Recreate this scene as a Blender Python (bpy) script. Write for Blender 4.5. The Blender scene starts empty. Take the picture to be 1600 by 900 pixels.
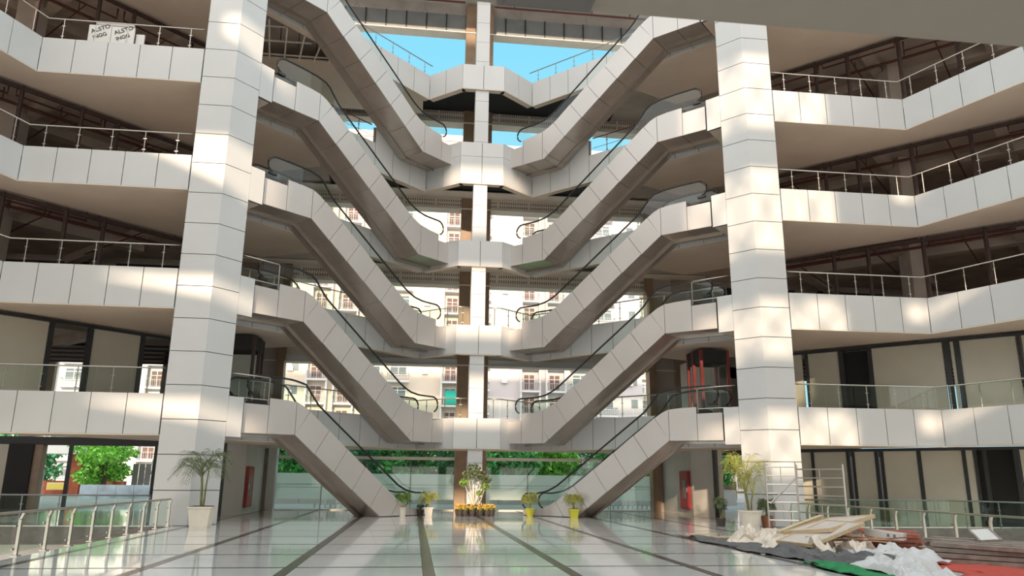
import bpy, bmesh, math, random
from mathutils import Vector, Matrix

SC = bpy.context.scene
COL = SC.collection
R = random.Random(75)

# ------------------------------------------------------------------ camera
cam_d = bpy.data.cameras.new('camera')
cam = bpy.data.objects.new('camera', cam_d); COL.objects.link(cam)
cF = Vector((0.11792886, 0.96296058, 0.24248650)); cR = Vector((0.99227151, -0.12376464, 0.00892017)); cU = Vector((-0.03860103, -0.23956049, 0.97011377))
cam.matrix_world = Matrix(((cR.x, cU.x, -cF.x, -2.909263), (cR.y, cU.y, -cF.y, 0.0), (cR.z, cU.z, -cF.z, 1.636370), (0, 0, 0, 1)))
cam_d.sensor_width = 36; cam_d.lens = 26.882
cam_d.clip_start = 0.05; cam_d.clip_end = 600
SC.camera = cam
cam_d.dof.use_dof = True; cam_d.dof.focus_distance = 28; cam_d.dof.aperture_fstop = 6.3

# ------------------------------------------------------------------ sky, sun, exposure
SUN_AZ, SUN_EL = math.radians(10), math.radians(14)          # low evening sun behind the camera, a little to its left
TO_SUN = Vector((-math.sin(SUN_AZ)*math.cos(SUN_EL), -math.cos(SUN_AZ)*math.cos(SUN_EL), math.sin(SUN_EL)))
w = bpy.data.worlds.new('sky'); SC.world = w; w.use_nodes = True
nt = w.node_tree; nt.nodes.clear()
def wn(t, **k):
    n = nt.nodes.new(t)
    for a, b in k.items(): setattr(n, a, b)
    return n
wo = wn('ShaderNodeOutputWorld'); wb = wn('ShaderNodeBackground'); tc = wn('ShaderNodeTexCoord')
sep = wn('ShaderNodeSeparateXYZ'); rmp = wn('ShaderNodeValToRGB')
rmp.color_ramp.elements[0].position = 0.0; rmp.color_ramp.elements[0].color = (0.48, 0.80, 0.90, 1)
rmp.color_ramp.elements[1].position = 0.6; rmp.color_ramp.elements[1].color = (0.20, 0.64, 0.86, 1)
nt.links.new(tc.outputs['Generated'], sep.inputs[0]); nt.links.new(sep.outputs['Z'], rmp.inputs[0])
dot = wn('ShaderNodeVectorMath', operation='DOT_PRODUCT'); dot.inputs[1].default_value = TO_SUN
nt.links.new(tc.outputs['Generated'], dot.inputs[0])
mr = wn('ShaderNodeMapRange'); mr.inputs['From Min'].default_value = -0.6; mr.inputs['From Max'].default_value = 1.0
nt.links.new(dot.outputs['Value'], mr.inputs['Value'])
pw = wn('ShaderNodeMath', operation='POWER'); pw.inputs[1].default_value = 1.25
nt.links.new(mr.outputs[0], pw.inputs[0])
mx = wn('ShaderNodeMixRGB'); mx.blend_type = 'MIX'
mx.inputs['Color2'].default_value = (2.75, 2.58, 2.42, 1)
nt.links.new(pw.outputs[0], mx.inputs['Fac']); nt.links.new(rmp.outputs[0], mx.inputs['Color1'])
nt.links.new(mx.outputs[0], wb.inputs['Color']); wb.inputs['Strength'].default_value = 1.0
nt.links.new(wb.outputs[0], wo.inputs[0])
sd = bpy.data.lights.new('sun', 'SUN'); sd.energy = 4.7; sd.color = (1.0, 0.78, 0.55); sd.angle = math.radians(0.9)
so = bpy.data.objects.new('sun', sd); COL.objects.link(so); so.rotation_euler = (-TO_SUN).to_track_quat('-Z', 'Y').to_euler(); so.location = (-15, -60, 40)
SC.view_settings.view_transform = 'Standard'; SC.view_settings.look = 'None'
SC.view_settings.exposure = 0.2; SC.view_settings.gamma = 1.0; SC.view_settings.use_curve_mapping = False

# ------------------------------------------------------------------ materials
def mat(name, col, rough=0.5, metal=0.0, spec=0.5, noise=0.0, scale=3.0, coat=0.0, bump=0.0, bscale=40.0, emit=None):
    m = bpy.data.materials.new(name); m.use_nodes = True
    t = m.node_tree; b = t.nodes['Principled BSDF']
    b.inputs['Base Color'].default_value = (*col, 1); b.inputs['Roughness'].default_value = rough
    b.inputs['Metallic'].default_value = metal; b.inputs['Specular IOR Level'].default_value = spec
    if coat: b.inputs['Coat Weight'].default_value = coat; b.inputs['Coat Roughness'].default_value = 0.08
    if noise or bump:
        g = t.nodes.new('ShaderNodeNewGeometry')
        n = t.nodes.new('ShaderNodeTexNoise'); n.inputs['Scale'].default_value = scale; n.inputs['Detail'].default_value = 4
        t.links.new(g.outputs['Position'], n.inputs['Vector'])
        if noise:
            r = t.nodes.new('ShaderNodeValToRGB')
            lo = [max(0, c*(1-noise)) for c in col]; hi = [min(1, c*(1+noise)) for c in col]
            r.color_ramp.elements[0].position = 0.3; r.color_ramp.elements[0].color = (*lo, 1)
            r.color_ramp.elements[1].position = 0.7; r.color_ramp.elements[1].color = (*hi, 1)
            t.links.new(n.outputs['Fac'], r.inputs[0]); t.links.new(r.outputs[0], b.inputs['Base Color'])
        if bump:
            n2 = t.nodes.new('ShaderNodeTexNoise'); n2.inputs['Scale'].default_value = bscale
            t.links.new(g.outputs['Position'], n2.inputs['Vector'])
            bp = t.nodes.new('ShaderNodeBump'); bp.inputs['Strength'].default_value = bump; bp.inputs['Distance'].default_value = 0.05
            t.links.new(n2.outputs['Fac'], bp.inputs['Height']); t.links.new(bp.outputs[0], b.inputs['Normal'])
    if emit:
        b.inputs['Emission Color'].default_value = (*emit[0], 1); b.inputs['Emission Strength'].default_value = emit[1]
    return m
def glass_mat(name, tint, refl=0.9, frost=0.0, frost_col=(0.75, 0.8, 0.78)):
    m = bpy.data.materials.new(name); m.use_nodes = True
    t = m.node_tree; t.nodes.clear(); o = t.nodes.new('ShaderNodeOutputMaterial')
    tr = t.nodes.new('ShaderNodeBsdfTransparent'); tr.inputs[0].default_value = (*tint, 1)
    gl = t.nodes.new('ShaderNodeBsdfGlossy'); gl.inputs['Roughness'].default_value = 0.02; gl.inputs[0].default_value = (refl, refl, refl, 1)
    fr = t.nodes.new('ShaderNodeFresnel'); fr.inputs[0].default_value = 1.5
    geo = t.nodes.new('ShaderNodeNewGeometry'); inv = t.nodes.new('ShaderNodeMath'); inv.operation = 'SUBTRACT'; inv.inputs[0].default_value = 1.0
    mul = t.nodes.new('ShaderNodeMath'); mul.operation = 'MULTIPLY'
    t.links.new(geo.outputs['Backfacing'], inv.inputs[1]); t.links.new(fr.outputs[0], mul.inputs[0]); t.links.new(inv.outputs[0], mul.inputs[1])
    mxs = t.nodes.new('ShaderNodeMixShader'); t.links.new(mul.outputs[0], mxs.inputs[0])
    t.links.new(gl.outputs[0], mxs.inputs[2])
    if frost:
        d = t.nodes.new('ShaderNodeBsdfDiffuse'); d.inputs[0].default_value = (*frost_col, 1)
        tl = t.nodes.new('ShaderNodeBsdfTranslucent'); tl.inputs[0].default_value = (*frost_col, 1)
        a = t.nodes.new('ShaderNodeMixShader'); a.inputs[0].default_value = 0.6; t.links.new(d.outputs[0], a.inputs[1]); t.links.new(tl.outputs[0], a.inputs[2])
        c = t.nodes.new('ShaderNodeMixShader'); c.inputs[0].default_value = frost
        t.links.new(tr.outputs[0], c.inputs[1]); t.links.new(a.outputs[0], c.inputs[2]); t.links.new(c.outputs[0], mxs.inputs[1])
    else: t.links.new(tr.outputs[0], mxs.inputs[1])
    t.links.new(mxs.outputs[0], o.inputs[0]); return m

M = dict(
 panel=mat('composite_panel', (0.555, 0.55, 0.548), 0.38, noise=0.03, scale=0.6),
 esc_panel=mat('escalator_cladding', (0.54, 0.505, 0.485), 0.30, metal=0.25, noise=0.04, scale=0.5),
 soffit_steel=mat('brushed_soffit_steel', (0.52, 0.45, 0.40), 0.28, metal=0.65, noise=0.08, scale=1.5),
 joint=mat('dark_joint', (0.10, 0.10, 0.10), 0.8),
 core=mat('plaster_white', (0.66, 0.63, 0.59), 0.7, noise=0.06, scale=1.0),
 cream=mat('cream_plaster', (0.62, 0.57, 0.48), 0.7, noise=0.06, scale=0.8),
 soffit=mat('gypsum_soffit', (0.74, 0.62, 0.52), 0.8, noise=0.06, scale=0.5),
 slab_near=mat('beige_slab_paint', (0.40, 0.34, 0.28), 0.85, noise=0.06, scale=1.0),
 concrete=mat('grey_concrete', (0.54, 0.46, 0.40), 0.85, noise=0.18, scale=0.7, bump=0.2, bscale=6),
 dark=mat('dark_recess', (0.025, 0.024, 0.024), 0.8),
 roomwall=mat('unfinished_wall', (0.42, 0.37, 0.34), 0.9, noise=0.15, scale=0.8),
 board=mat('shopfront_board', (0.50, 0.46, 0.38), 0.6, noise=0.07, scale=0.7),
 black=mat('black_steel', (0.02, 0.02, 0.022), 0.5),
 redoxide=mat('red_oxide_steel', (0.05, 0.026, 0.023), 0.6, noise=0.3, scale=4),
 redpipe=mat('sprinkler_red', (0.13, 0.035, 0.03), 0.5),
 steel=mat('stainless_steel', (0.48, 0.44, 0.40), 0.28, metal=0.9),
 rubber=mat('handrail_rubber', (0.012, 0.011, 0.011), 0.35),
 tile=mat('polished_tile', (0.80, 0.78, 0.76), 0.05, spec=0.75, noise=0.05, scale=0.8, coat=0.3),
 tile_dark=mat('dark_granite_band', (0.11, 0.085, 0.075), 0.16, spec=0.35, noise=0.2, scale=5),
 brown=mat('brown_cladding', (0.30, 0.20, 0.13), 0.45, noise=0.12, scale=2),
 ductgrey=mat('galvanised_duct', (0.24, 0.245, 0.25), 0.5, metal=0.3, noise=0.1, scale=1.5),
 lintel=mat('grey_lintel_paint', (0.84, 0.76, 0.67), 0.7, noise=0.08, scale=1),
 glass=glass_mat('clear_glass', (0.93, 0.965, 0.95)),
 glass_green=glass_mat('green_float_glass', (0.90, 0.96, 0.93)),
 frosted=glass_mat('frosted_film', (0.9, 0.95, 0.92), frost=0.8, frost_col=(0.88, 0.92, 0.88)),
 frost_line=glass_mat('frosted_film_line', (0.9, 0.95, 0.92), frost=0.8, frost_col=(0.62, 0.65, 0.62)),
 white=mat('white_paint', (0.82, 0.82, 0.80), 0.5),
 red=mat('red_cabinet', (0.36, 0.03, 0.03), 0.45),
 pot_white=mat('glazed_white_pot', (0.76, 0.68, 0.58), 0.45, noise=0.05, scale=4),
 pot_yellow=mat('yellow_pot', (0.72, 0.66, 0.06), 0.45),
 pot_dark=mat('dark_plastic_pot', (0.06, 0.045, 0.04), 0.6),
 terracotta=mat('terracotta', (0.33, 0.13, 0.07), 0.8, noise=0.1),
 soil=mat('soil', (0.06, 0.04, 0.03), 0.95),
 palm_dark=mat('palm_leaf_dark', (0.10, 0.13, 0.05), 0.55, noise=0.3, scale=5),
 palm=mat('palm_leaf', (0.16, 0.26, 0.05), 0.5, noise=0.3, scale=5),
 palm_gold=mat('palm_leaf_gold', (0.34, 0.33, 0.06), 0.5, noise=0.25, scale=5),
 stem=mat('palm_stem', (0.20, 0.19, 0.07), 0.7, noise=0.3, scale=6),
 trunk_pale=mat('pale_trunk', (0.52, 0.46, 0.36), 0.8, noise=0.2, scale=8),
 marigold=mat('marigold_yellow', (0.55, 0.36, 0.08), 0.7, noise=0.2, scale=9),
 leaf_a=mat('tree_leaf_mid', (0.10, 0.40, 0.10), 0.6, noise=0.5, scale=1.2),
 leaf_b=mat('tree_leaf_bright', (0.26, 0.62, 0.08), 0.6, noise=0.4, scale=1.5),
 leaf_c=mat('tree_leaf_dark', (0.06, 0.27, 0.11), 0.6, noise=0.5, scale=1.2),
 bark=mat('bark', (0.09, 0.065, 0.045), 0.9, noise=0.3, scale=5),
 brick=mat('red_brick', (0.36, 0.10, 0.05), 0.85, noise=0.2, scale=3),
 pave=mat('outdoor_paving', (0.30, 0.30, 0.29), 0.9, noise=0.15, scale=0.5),
 apt_cream=mat('apartment_cream', (0.66, 0.57, 0.47), 0.85, noise=0.05, scale=0.2),
 apt_lilac=mat('apartment_lilac', (0.54, 0.50, 0.50), 0.85, noise=0.05, scale=0.2),
 apt_white=mat('apartment_white', (0.66, 0.64, 0.63), 0.85, noise=0.04, scale=0.2),
 apt_door=mat('apartment_brown_door', (0.14, 0.075, 0.06), 0.6),
 apt_glass=mat('apartment_window_glass', (0.14, 0.17, 0.18), 0.1, spec=0.6),
 apt_rail=mat('apartment_grey_rail', (0.30, 0.32, 0.33), 0.6),
 teal=mat('teal_awning', (0.0, 0.30, 0.24), 0.7),
 cloth_grey=mat('grey_tarpaulin', (0.12, 0.115, 0.115), 0.75, noise=0.25, scale=3),
 cloth_green=mat('green_carpet', (0.02, 0.20, 0.07), 0.85, noise=0.3, scale=6),
 cloth_red=mat('red_carpet', (0.50, 0.07, 0.05), 0.9, noise=0.15, scale=6),
 plastic_white=mat('white_plastic_sheet', (0.60, 0.58, 0.58), 0.4, noise=0.06, scale=5),
 plaster_junk=mat('crumpled_packing_paper', (0.74, 0.64, 0.55), 0.7, noise=0.1, scale=5),
 ply=mat('pale_plywood', (0.62, 0.47, 0.30), 0.65, noise=0.12, scale=6),
 board_face=mat('grey_laminate_board', (0.58, 0.51, 0.47), 0.5, noise=0.05, scale=2),
 redwood=mat('red_brown_timber', (0.36, 0.11, 0.07), 0.6, noise=0.25, scale=8),
 greywood=mat('weathered_timber', (0.27, 0.22, 0.19), 0.7, noise=0.25, scale=6),
 film=mat('white_protective_film', (0.70, 0.68, 0.66), 0.4),
 ink=mat('black_print', (0.03, 0.03, 0.03), 0.6),
 yellow_sign=mat('yellow_sign', (0.75, 0.60, 0.10), 0.5),
 blue_white=mat('blue_white_hoarding', (0.50, 0.60, 0.68), 0.6, noise=0.35, scale=0.8),
 lift_red=mat('lift_red_steel', (0.20, 0.02, 0.02), 0.5),
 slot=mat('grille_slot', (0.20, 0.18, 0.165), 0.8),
)

# ------------------------------------------------------------------ helpers
ORG = {}
def V(*a): return Vector(a if len(a) > 1 else a[0])
class MB:
    def __init__(s): s.v = []; s.f = []
    def add(s, vs, fs):
        o = len(s.v); s.v += [tuple(p) for p in vs]; s.f += [tuple(i+o for i in f) for f in fs]; return s
    def box(s, a, b):
        x0, y0, z0 = a; x1, y1, z1 = b
        return s.add([(x0,y0,z0),(x1,y0,z0),(x1,y1,z0),(x0,y1,z0),(x0,y0,z1),(x1,y0,z1),(x1,y1,z1),(x0,y1,z1)],
                     [(0,3,2,1),(4,5,6,7),(0,1,5,4),(1,2,6,5),(2,3,7,6),(3,0,4,7)])
    def prism(s, poly, d):
        n = len(poly); d = Vector(d); P = [Vector(p) for p in poly]
        nrm = Vector((0, 0, 0))
        for i in range(n): nrm += P[i].cross(P[(i+1) % n])
        if nrm.dot(d) > 0: P = P[::-1]
        top = [p+d for p in P]
        return s.add(P+top, [tuple(range(n)), tuple(range(2*n-1, n-1, -1))] + [(i, n+i, n+(i+1) % n, (i+1) % n) for i in range(n)])
    def poly(s, pts): return s.add(pts, [tuple(range(len(pts)))])
    def obox(s, c, ax, ay, az, h):               # oriented box: centre, axes, half sizes
        c = Vector(c); ax, ay, az = Vector(ax)*h[0], Vector(ay)*h[1], Vector(az)*h[2]
        vs = [c+i*ax+j*ay+k*az for k in (-1, 1) for i, j in ((-1,-1),(1,-1),(1,1),(-1,1))]
        return s.add(vs, [(0,3,2,1),(4,5,6,7),(0,1,5,4),(1,2,6,5),(2,3,7,6),(3,0,4,7)])
    def tube(s, pts, r, n=6, caps=True):
        P = [Vector(p) for p in pts]; rings = []
        rr = r if isinstance(r, (list, tuple)) else [r]*len(P)
        ref = None
        for i, p in enumerate(P):
            t = (P[min(i+1, len(P)-1)]-P[max(i-1, 0)]).normalized()
            if ref is None: ref = Vector((0,0,1)) if abs(t.z) < 0.9 else Vector((1,0,0))
            a = t.cross(ref)
            if a.length < 1e-5: ref = Vector((1, 0, 0)) if abs(t.x) < .9 else Vector((0,1,0)); a = t.cross(ref)
            a.normalize(); b = t.cross(a).normalized()
            rings.append([p+a*(rr[i]*math.cos(2*math.pi*k/n))+b*(rr[i]*math.sin(2*math.pi*k/n)) for k in range(n)])
        vs = [q for r_ in rings for q in r_]; fs = []
        for i in range(len(P)-1):
            for k in range(n): fs.append((i*n+k, i*n+(k+1) % n, (i+1)*n+(k+1) % n, (i+1)*n+k))
        if caps: fs += [tuple(range(n-1, -1, -1)), tuple(range((len(P)-1)*n, len(P)*n))]
        return s.add(vs, fs)
    def rod(s, a, b, wx, wy=None, up=(0,0,1)):   # square bar from a to b
        a, b = Vector(a), Vector(b); d = (b-a); L = d.length; d.normalize(); up = Vector(up)
        if abs(d.dot(up)) > 0.95: up = Vector((1, 0, 0))
        x = d.cross(up).normalized(); y = x.cross(d)
        return s.obox((a+b)/2, x, y, d, (wx/2, (wy or wx)/2, L/2))
    def lathe(s, prof, c, n=20):
        c = Vector(c); vs = [c+Vector((r*math.cos(2*math.pi*k/n), r*math.sin(2*math.pi*k/n), z)) for r, z in prof for k in range(n)]; fs = []
        for i in range(len(prof)-1):
            for k in range(n): fs.append((i*n+k, i*n+(k+1) % n, (i+1)*n+(k+1) % n, (i+1)*n+k))
        fs += [tuple(range(n-1, -1, -1)), tuple(range((len(prof)-1)*n, len(prof)*n))]
        return s.add(vs, fs)
    def mesh(s, name, m, off=(0, 0, 0), smooth=False, fix=False):
        me = bpy.data.meshes.new(name); off = Vector(off)
        me.from_pydata([Vector(p)-off for p in s.v], [], s.f)
        for mm in (m if isinstance(m, (list, tuple)) else [m]): me.materials.append(M[mm] if isinstance(mm, str) else mm)
        if fix:
            b = bmesh.new(); b.from_mesh(me); bmesh.ops.recalc_face_normals(b, faces=b.faces); b.to_mesh(me); b.free()
        if smooth:
            for p in me.polygons: p.use_smooth = True
        me.update(); return me
    def build(s, name, m, parent=None, smooth=False, fix=False, at=None):
        off = ORG[parent] if parent is not None else Vector(at or (0, 0, 0))
        o = bpy.data.objects.new(name, s.mesh(name, m, off, smooth, fix)); COL.objects.link(o)
        if parent is not None: o.parent = parent
        else: o.location = off
        ORG[o] = off
        return o
def tag(o, label=None, cat=None, group=None, kind=None):
    if label: o['label'] = label
    if cat: o['category'] = cat
    if group: o['group'] = group
    if kind: o['kind'] = kind
    return o
def thing(name, loc, label, cat, group=None):
    o = bpy.data.objects.new(name, None); COL.objects.link(o); o.location = loc; o.empty_display_size = 0.2
    ORG[o] = Vector(loc); return tag(o, label, cat, group)
def share(src, parent, loc):                    # another part with the same mesh at a place relative to its parent
    o = src.copy(); COL.objects.link(o); o.parent = parent; o.location = loc
    ORG[o] = ORG[parent]+Vector(loc); return o
def struct(mb, name, m, **k): return tag(mb.build(name, m, **k), kind='structure')
TRIM = [0]
def trim_name(): TRIM[0] += 1; return 'trim_%d' % TRIM[0]
LV = ['ground', 'first', 'second', 'third', 'fourth', 'fifth']
SIDE = {-1: 'left', 1: 'right'}
T = [0, 4.45, 9.0, 13.45, 17.95, 23.32]        # top of the gallery fascia at each level
B = [0, 3.03, 7.53, 12.08, 16.52, 21.92]       # its underside
NOSE_T = [0, 4.47, 9.02, 13.4, 18.8, 23.33]; NOSE_B = [0, 3.04, 7.57, 12.06, 16.5, 21.9]
# ------------------------------------------------------------------ ground floor: polished tiles between dark granite bands
GX = [-10.33, -7.72, -5.13, -2.58, 0.0, 2.54, 5.05, 7.75, 10.33]
GY = [-9.9, -7.3, -4.75, -2.2, 0.4, 2.95, 5.5, 8.05, 10.55, 12.95, 15.5, 18.05, 20.7, 23.4, 25.95, 29.0, 31.6, 34.2, 36.8, 39.4, 41.85]
sl = MB().box((-10.98, -12, -0.6), (10.98, 28.3, -0.03)).box((-40, 28.3, -0.6), (40, 42.1, -0.03))
floor = struct(sl, 'floor', 'tile_dark')
for i in range(len(GX)-1):
    for j in range(len(GY)-1):
        x0, x1, y0, y1 = GX[i]+0.11, GX[i+1]-0.11, GY[j]+0.09, GY[j+1]-0.09
        MB().box((x0, y0, -0.03), (x1, y1, 0)).build('tile', 'tile', floor)
for y in GY[1:-1]:
    MB().box((-10.44, y-0.085, -0.03), (10.44, y+0.085, -0.001)).build('cross_band', 'tile_dark', floor)
for x in GX:
    MB().box((x-0.1, -11, -0.03), (x+0.1, 41.85, 0.0)).build('granite_band', 'tile_dark', floor)
for s in (-1, 1):
    MB().box((min(s*10.44, s*10.9), -11, -0.03), (max(s*10.44, s*10.9), 28.3, 0)).build('edge_tile', 'tile', floor)
    MB().box((min(s*10.44, s*40), 28.35, -0.03), (max(s*10.44, s*40), 41.85, 0)).build('side_tile', 'tile', floor)
# the opening to the basement on either side
struct(MB().box((-34, -12, -4.7), (34, 30, -4.5)), 'floor', 'cream')
for s in (-1, 1):
    struct(MB().box((min(s*11, s*34), 28.5, -4.5), (max(s*11, s*34), 28.8, -0.6)), 'wall_basement', 'core')
    struct(MB().box((min(s*10.6, s*10.98), -12, -4.5), (max(s*10.6, s*10.98), 28.3, -0.6)), 'wall_basement', 'core')

# ------------------------------------------------------------------ gallery slabs, soffits
def half(s, pts): return [(s*x, y) for x, y in pts]
EDGE = [(0, 37.16), (1.1, 37.16), (2.87, 38.68), (10.62, 30.93), (9.33, 29.62), (9.75, 29.12), (10.5, 28.26), (17.7, 28.26), (24.1, 13.2)]
def gallery(outer): # closed outline of both halves
    r = EDGE+outer
    l = [(-x, y) for x, y in r if x > 0][::-1]
    return r+l
for k in range(1, 6):
    pts = gallery([(40, 13.2), (40, 42.3), (0.0, 42.3)])
    z0, z1 = T[k]-0.42, T[k]-0.06
    struct(MB().prism([(x, y, z0) for x, y in pts], (0, 0, z1-z0)), 'floor', 'concrete')
    for s in (-1, 1):                            # concrete beams under the slab of the shops
        bm_ = MB()
        for q in range(4):
            a = Vector((s*(14+3.6*q), 33.8-3.6*q+0.6, z0)); d = Vector((s*0.71, 0.71, 0))
            bm_.rod(a+Vector((0, 0, -0.2)), a+d*13+Vector((0, 0, -0.2)), 0.5, 0.5)
        a = Vector((s*17, 39, z0-0.2)); bm_.rod(a, a+Vector((s*12, -12, 0)), 0.6, 0.55)
        struct(bm_, trim_name(), 'concrete')
    # finished gypsum soffit of the galleries
    for s in (-1, 1):
        zc = B[k]+0.04
        if k == 1: rim = [(1.12, 37.2), (2.87, 38.72), (10.6, 30.98), (9.35, 29.65), (9.75, 29.15), (10.5, 28.3), (17.7, 28.3), (24.1, 13.2), (34, 13.2), (24.2, 24.0), (12.4, 35.8), (12.4, 41.9), (0.0, 41.9), (0, 37.2)]
        else: rim = [(8.2, 33.4), (10.6, 30.98), (9.35, 29.65), (9.75, 29.15), (10.5, 28.3), (17.7, 28.3), (24.1, 13.2), (34, 13.2), (24.2, 24.0), (12.4, 35.8), (10.8, 37.4), (8.2, 36.2)]
        if k == 5 and s < 0:                     # unfinished patch: the ceiling boards are missing behind the left column
            rim = [(10.9, 31.0), (9.35, 29.65), (9.75, 29.15), (10.5, 28.3), (17.7, 28.3), (24.1, 13.2), (34, 13.2), (24.2, 24.0), (12.4, 35.8), (10.95, 33.6)]
            struct(MB().prism([(s*x, y, zc) for x, y in [(6.3, 35.5), (12.2, 35.5), (12.2, 40.5), (3.2, 40.5), (3.2, 38.6)]], (0, 0, 0.06)), 'ceiling', 'soffit')
        struct(MB().prism([(s*x, y, zc) for x, y in rim], (0, 0, 0.06)), 'ceiling', 'soffit')
        if k > 1 and not (k == 5 and s < 0):     # upstand edges of the lowered ceiling
            struct(MB().prism([(s*x, y, zc) for x, y in [(8.2, 33.4), (8.2, 36.2), (8.1, 36.2), (8.1, 33.3)]], (0, 0, 0.9)), trim_name(), 'soffit')
            struct(MB().prism([(s*x, y, zc) for x, y in [(24.2, 24.0), (12.4, 35.8), (12.5, 35.9), (24.3, 24.1)]], (0, 0, 0.85)), trim_name(), 'concrete')
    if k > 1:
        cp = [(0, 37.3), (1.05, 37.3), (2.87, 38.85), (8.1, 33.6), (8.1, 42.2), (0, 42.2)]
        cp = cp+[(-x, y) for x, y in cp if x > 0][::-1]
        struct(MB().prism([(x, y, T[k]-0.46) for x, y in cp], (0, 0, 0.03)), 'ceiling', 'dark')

# ------------------------------------------------------------------ fascias: backing rail and separate panels
def fascia(pts, z0, z1, spacing=1.19, ref=(0, 30), m='panel', soffit=0.35, rows=None, label=None, first=None):
    """white composite panels along a plan polyline; panels face ref (the void)."""
    bk = MB(); segs = []
    for a, b in zip(pts[:-1], pts[1:]):
        a, b = Vector((*a, 0)), Vector((*b, 0)); d = (b-a).normalized(); n = Vector((d.y, -d.x, 0))
        if n.dot(Vector((*ref, 0))-(a+b)/2) < 0: n = -n
        segs.append((a, b, d, n))
        bk.obox((a+b)/2-n*0.09+Vector((0, 0, (z0+z1)/2)), d, n, Vector((0, 0, 1)), ((b-a).length/2, 0.05, (z1-z0)/2-0.01))
    root = struct(bk, trim_name(), 'joint')
    for a, b, d, n in segs:
        L = (b-a).length; cnt = max(1, round(L/spacing)); w_ = L/cnt
        for i in range(cnt):
            for r0, r1 in (rows or [(z0, z1)]):
                c = a+d*(w_*(i+0.5))-n*0.02+Vector((0, 0, (r0+r1)/2))
                MB().obox(c, d, n, Vector((0, 0, 1)), (w_/2-0.014, 0.02, (r1-r0)/2-0.008)).build('panel', m, root)
        if soffit:
            P = [a, b, b-n*soffit, a-n*soffit]
            MB().prism([p+Vector((0, 0, z0-0.03)) for p in P], (0, 0, 0.03)).build('soffit_strip', 'soffit', root)
    return root
for k in range(1, 6):
    for s in (-1, 1):
        fascia(half(s, [(11.72, 28.2), (17.7, 28.2)]), B[k], T[k], 1.19, (0, 10))
        fascia(half(s, [(17.7, 28.2), (24.0, 13.2)]), B[k], T[k], 1.22, (0, 10))
        fascia(half(s, [(9.71, 29.07), (9.27, 29.59)]), B[k], T[k]+0.05, 1.2, (0, 10), soffit=0)     # return beside the column
    N, Vp = (1.133, 37.105), (2.866, 38.615)
    if k == 4:
        rows = [(NOSE_B[4], 18.0), (18.0, NOSE_T[4])]
        fascia([(-1.133, 37.105), N], NOSE_B[k], NOSE_T[k], 1.133, (0, 10), rows=rows)
        for s in (-1, 1):
            fascia(half(s, [N, Vp]), NOSE_B[k], NOSE_T[k], 1.15, (0, 25), rows=rows)
            fascia(half(s, [Vp, (5.45, 36.03)]), NOSE_B[k], NOSE_T[k], 1.2, (0, 25))
            fascia(half(s, [(5.45, 36.03), (10.56, 30.92)]), NOSE_B[k], T[k], 1.2, (0, 25))
            struct(MB().box((min(s*5.5, s*5.6), 36.1, 17.95), (max(s*5.5, s*5.6), 37.2, 18.8)), trim_name(), 'brown')
    else:
        fascia([(-1.133, 37.105), N], NOSE_B[k], NOSE_T[k], 1.133, (0, 10))
        for s in (-1, 1):
            fascia(half(s, [N, Vp]), NOSE_B[k], NOSE_T[k], 1.15, (0, 25))
            fascia(half(s, [Vp, (10.56, 30.92)]), NOSE_B[k], NOSE_T[k], 1.2, (0, 25))

# ------------------------------------------------------------------ columns with one bent panel per row
def side_column(s):
    L_, C_, R_ = (s*11.69, 28.2), (s*10.47, 28.194), (s*9.71, 29.075)
    root = thing('column', (s*10.6, 29, 0), 'tall white panel-clad column on the %s of the atrium' % SIDE[s], 'column')
    inn = [(s*11.66, 28.26), (s*10.5, 28.254), (s*9.77, 29.1), (s*10.4, 29.75), (s*11.66, 29.75)]
    MB().prism([(x, y, 0.0) for x, y in inn], (0, 0, 30)).build('core', 'joint', root, fix=True)
    me = None; rows = [(-0.03 if k == 0 else -0.037+1.2*k, -0.037+1.2*(k+1)) for k in range(25)]
    for k, (z0, z1) in enumerate(rows):
        z0 = max(z0, 0)
        mb = MB(); g = 0.013
        o = [Vector((*p, 0)) for p in (L_, C_, R_)]; i_ = [Vector((s*11.69, 28.24, 0)), Vector((s*10.49, 28.234, 0)), Vector((s*9.74, 29.1, 0))]
        vs = [p+Vector((0, 0, z)) for z in (z0+g, z1-g) for p in o+i_]
        mb.add(vs, [(0,1,7,6),(1,2,8,7),(3,9,10,4),(4,10,11,5),(0,6,9,3),(2,5,11,8),(0,3,4,1),(1,4,5,2),(6,7,10,9),(7,8,11,10)])
        mb.build('panel', 'panel', root, fix=True)
    return root
side_column(-1); side_column(1)
ctr = thing('column', (-0.06, 37.5, 0), 'slim white panel-clad column in the middle of the atrium back', 'column')
MB().box((-0.39, 37.22, 0), (0.28, 37.9, 30.3)).build('core', 'joint', ctr)
for k in range(26):
    z0, z1 = 1.18*k, 1.18*(k+1)
    if any(NOSE_B[q]+0.25 < z0 and z1 < NOSE_T[q] for q in range(1, 6)): continue
    MB().box((-0.41, 37.2, z0+0.008), (0.30, 37.92, z1-0.008)).build('panel', 'panel', ctr)

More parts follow.
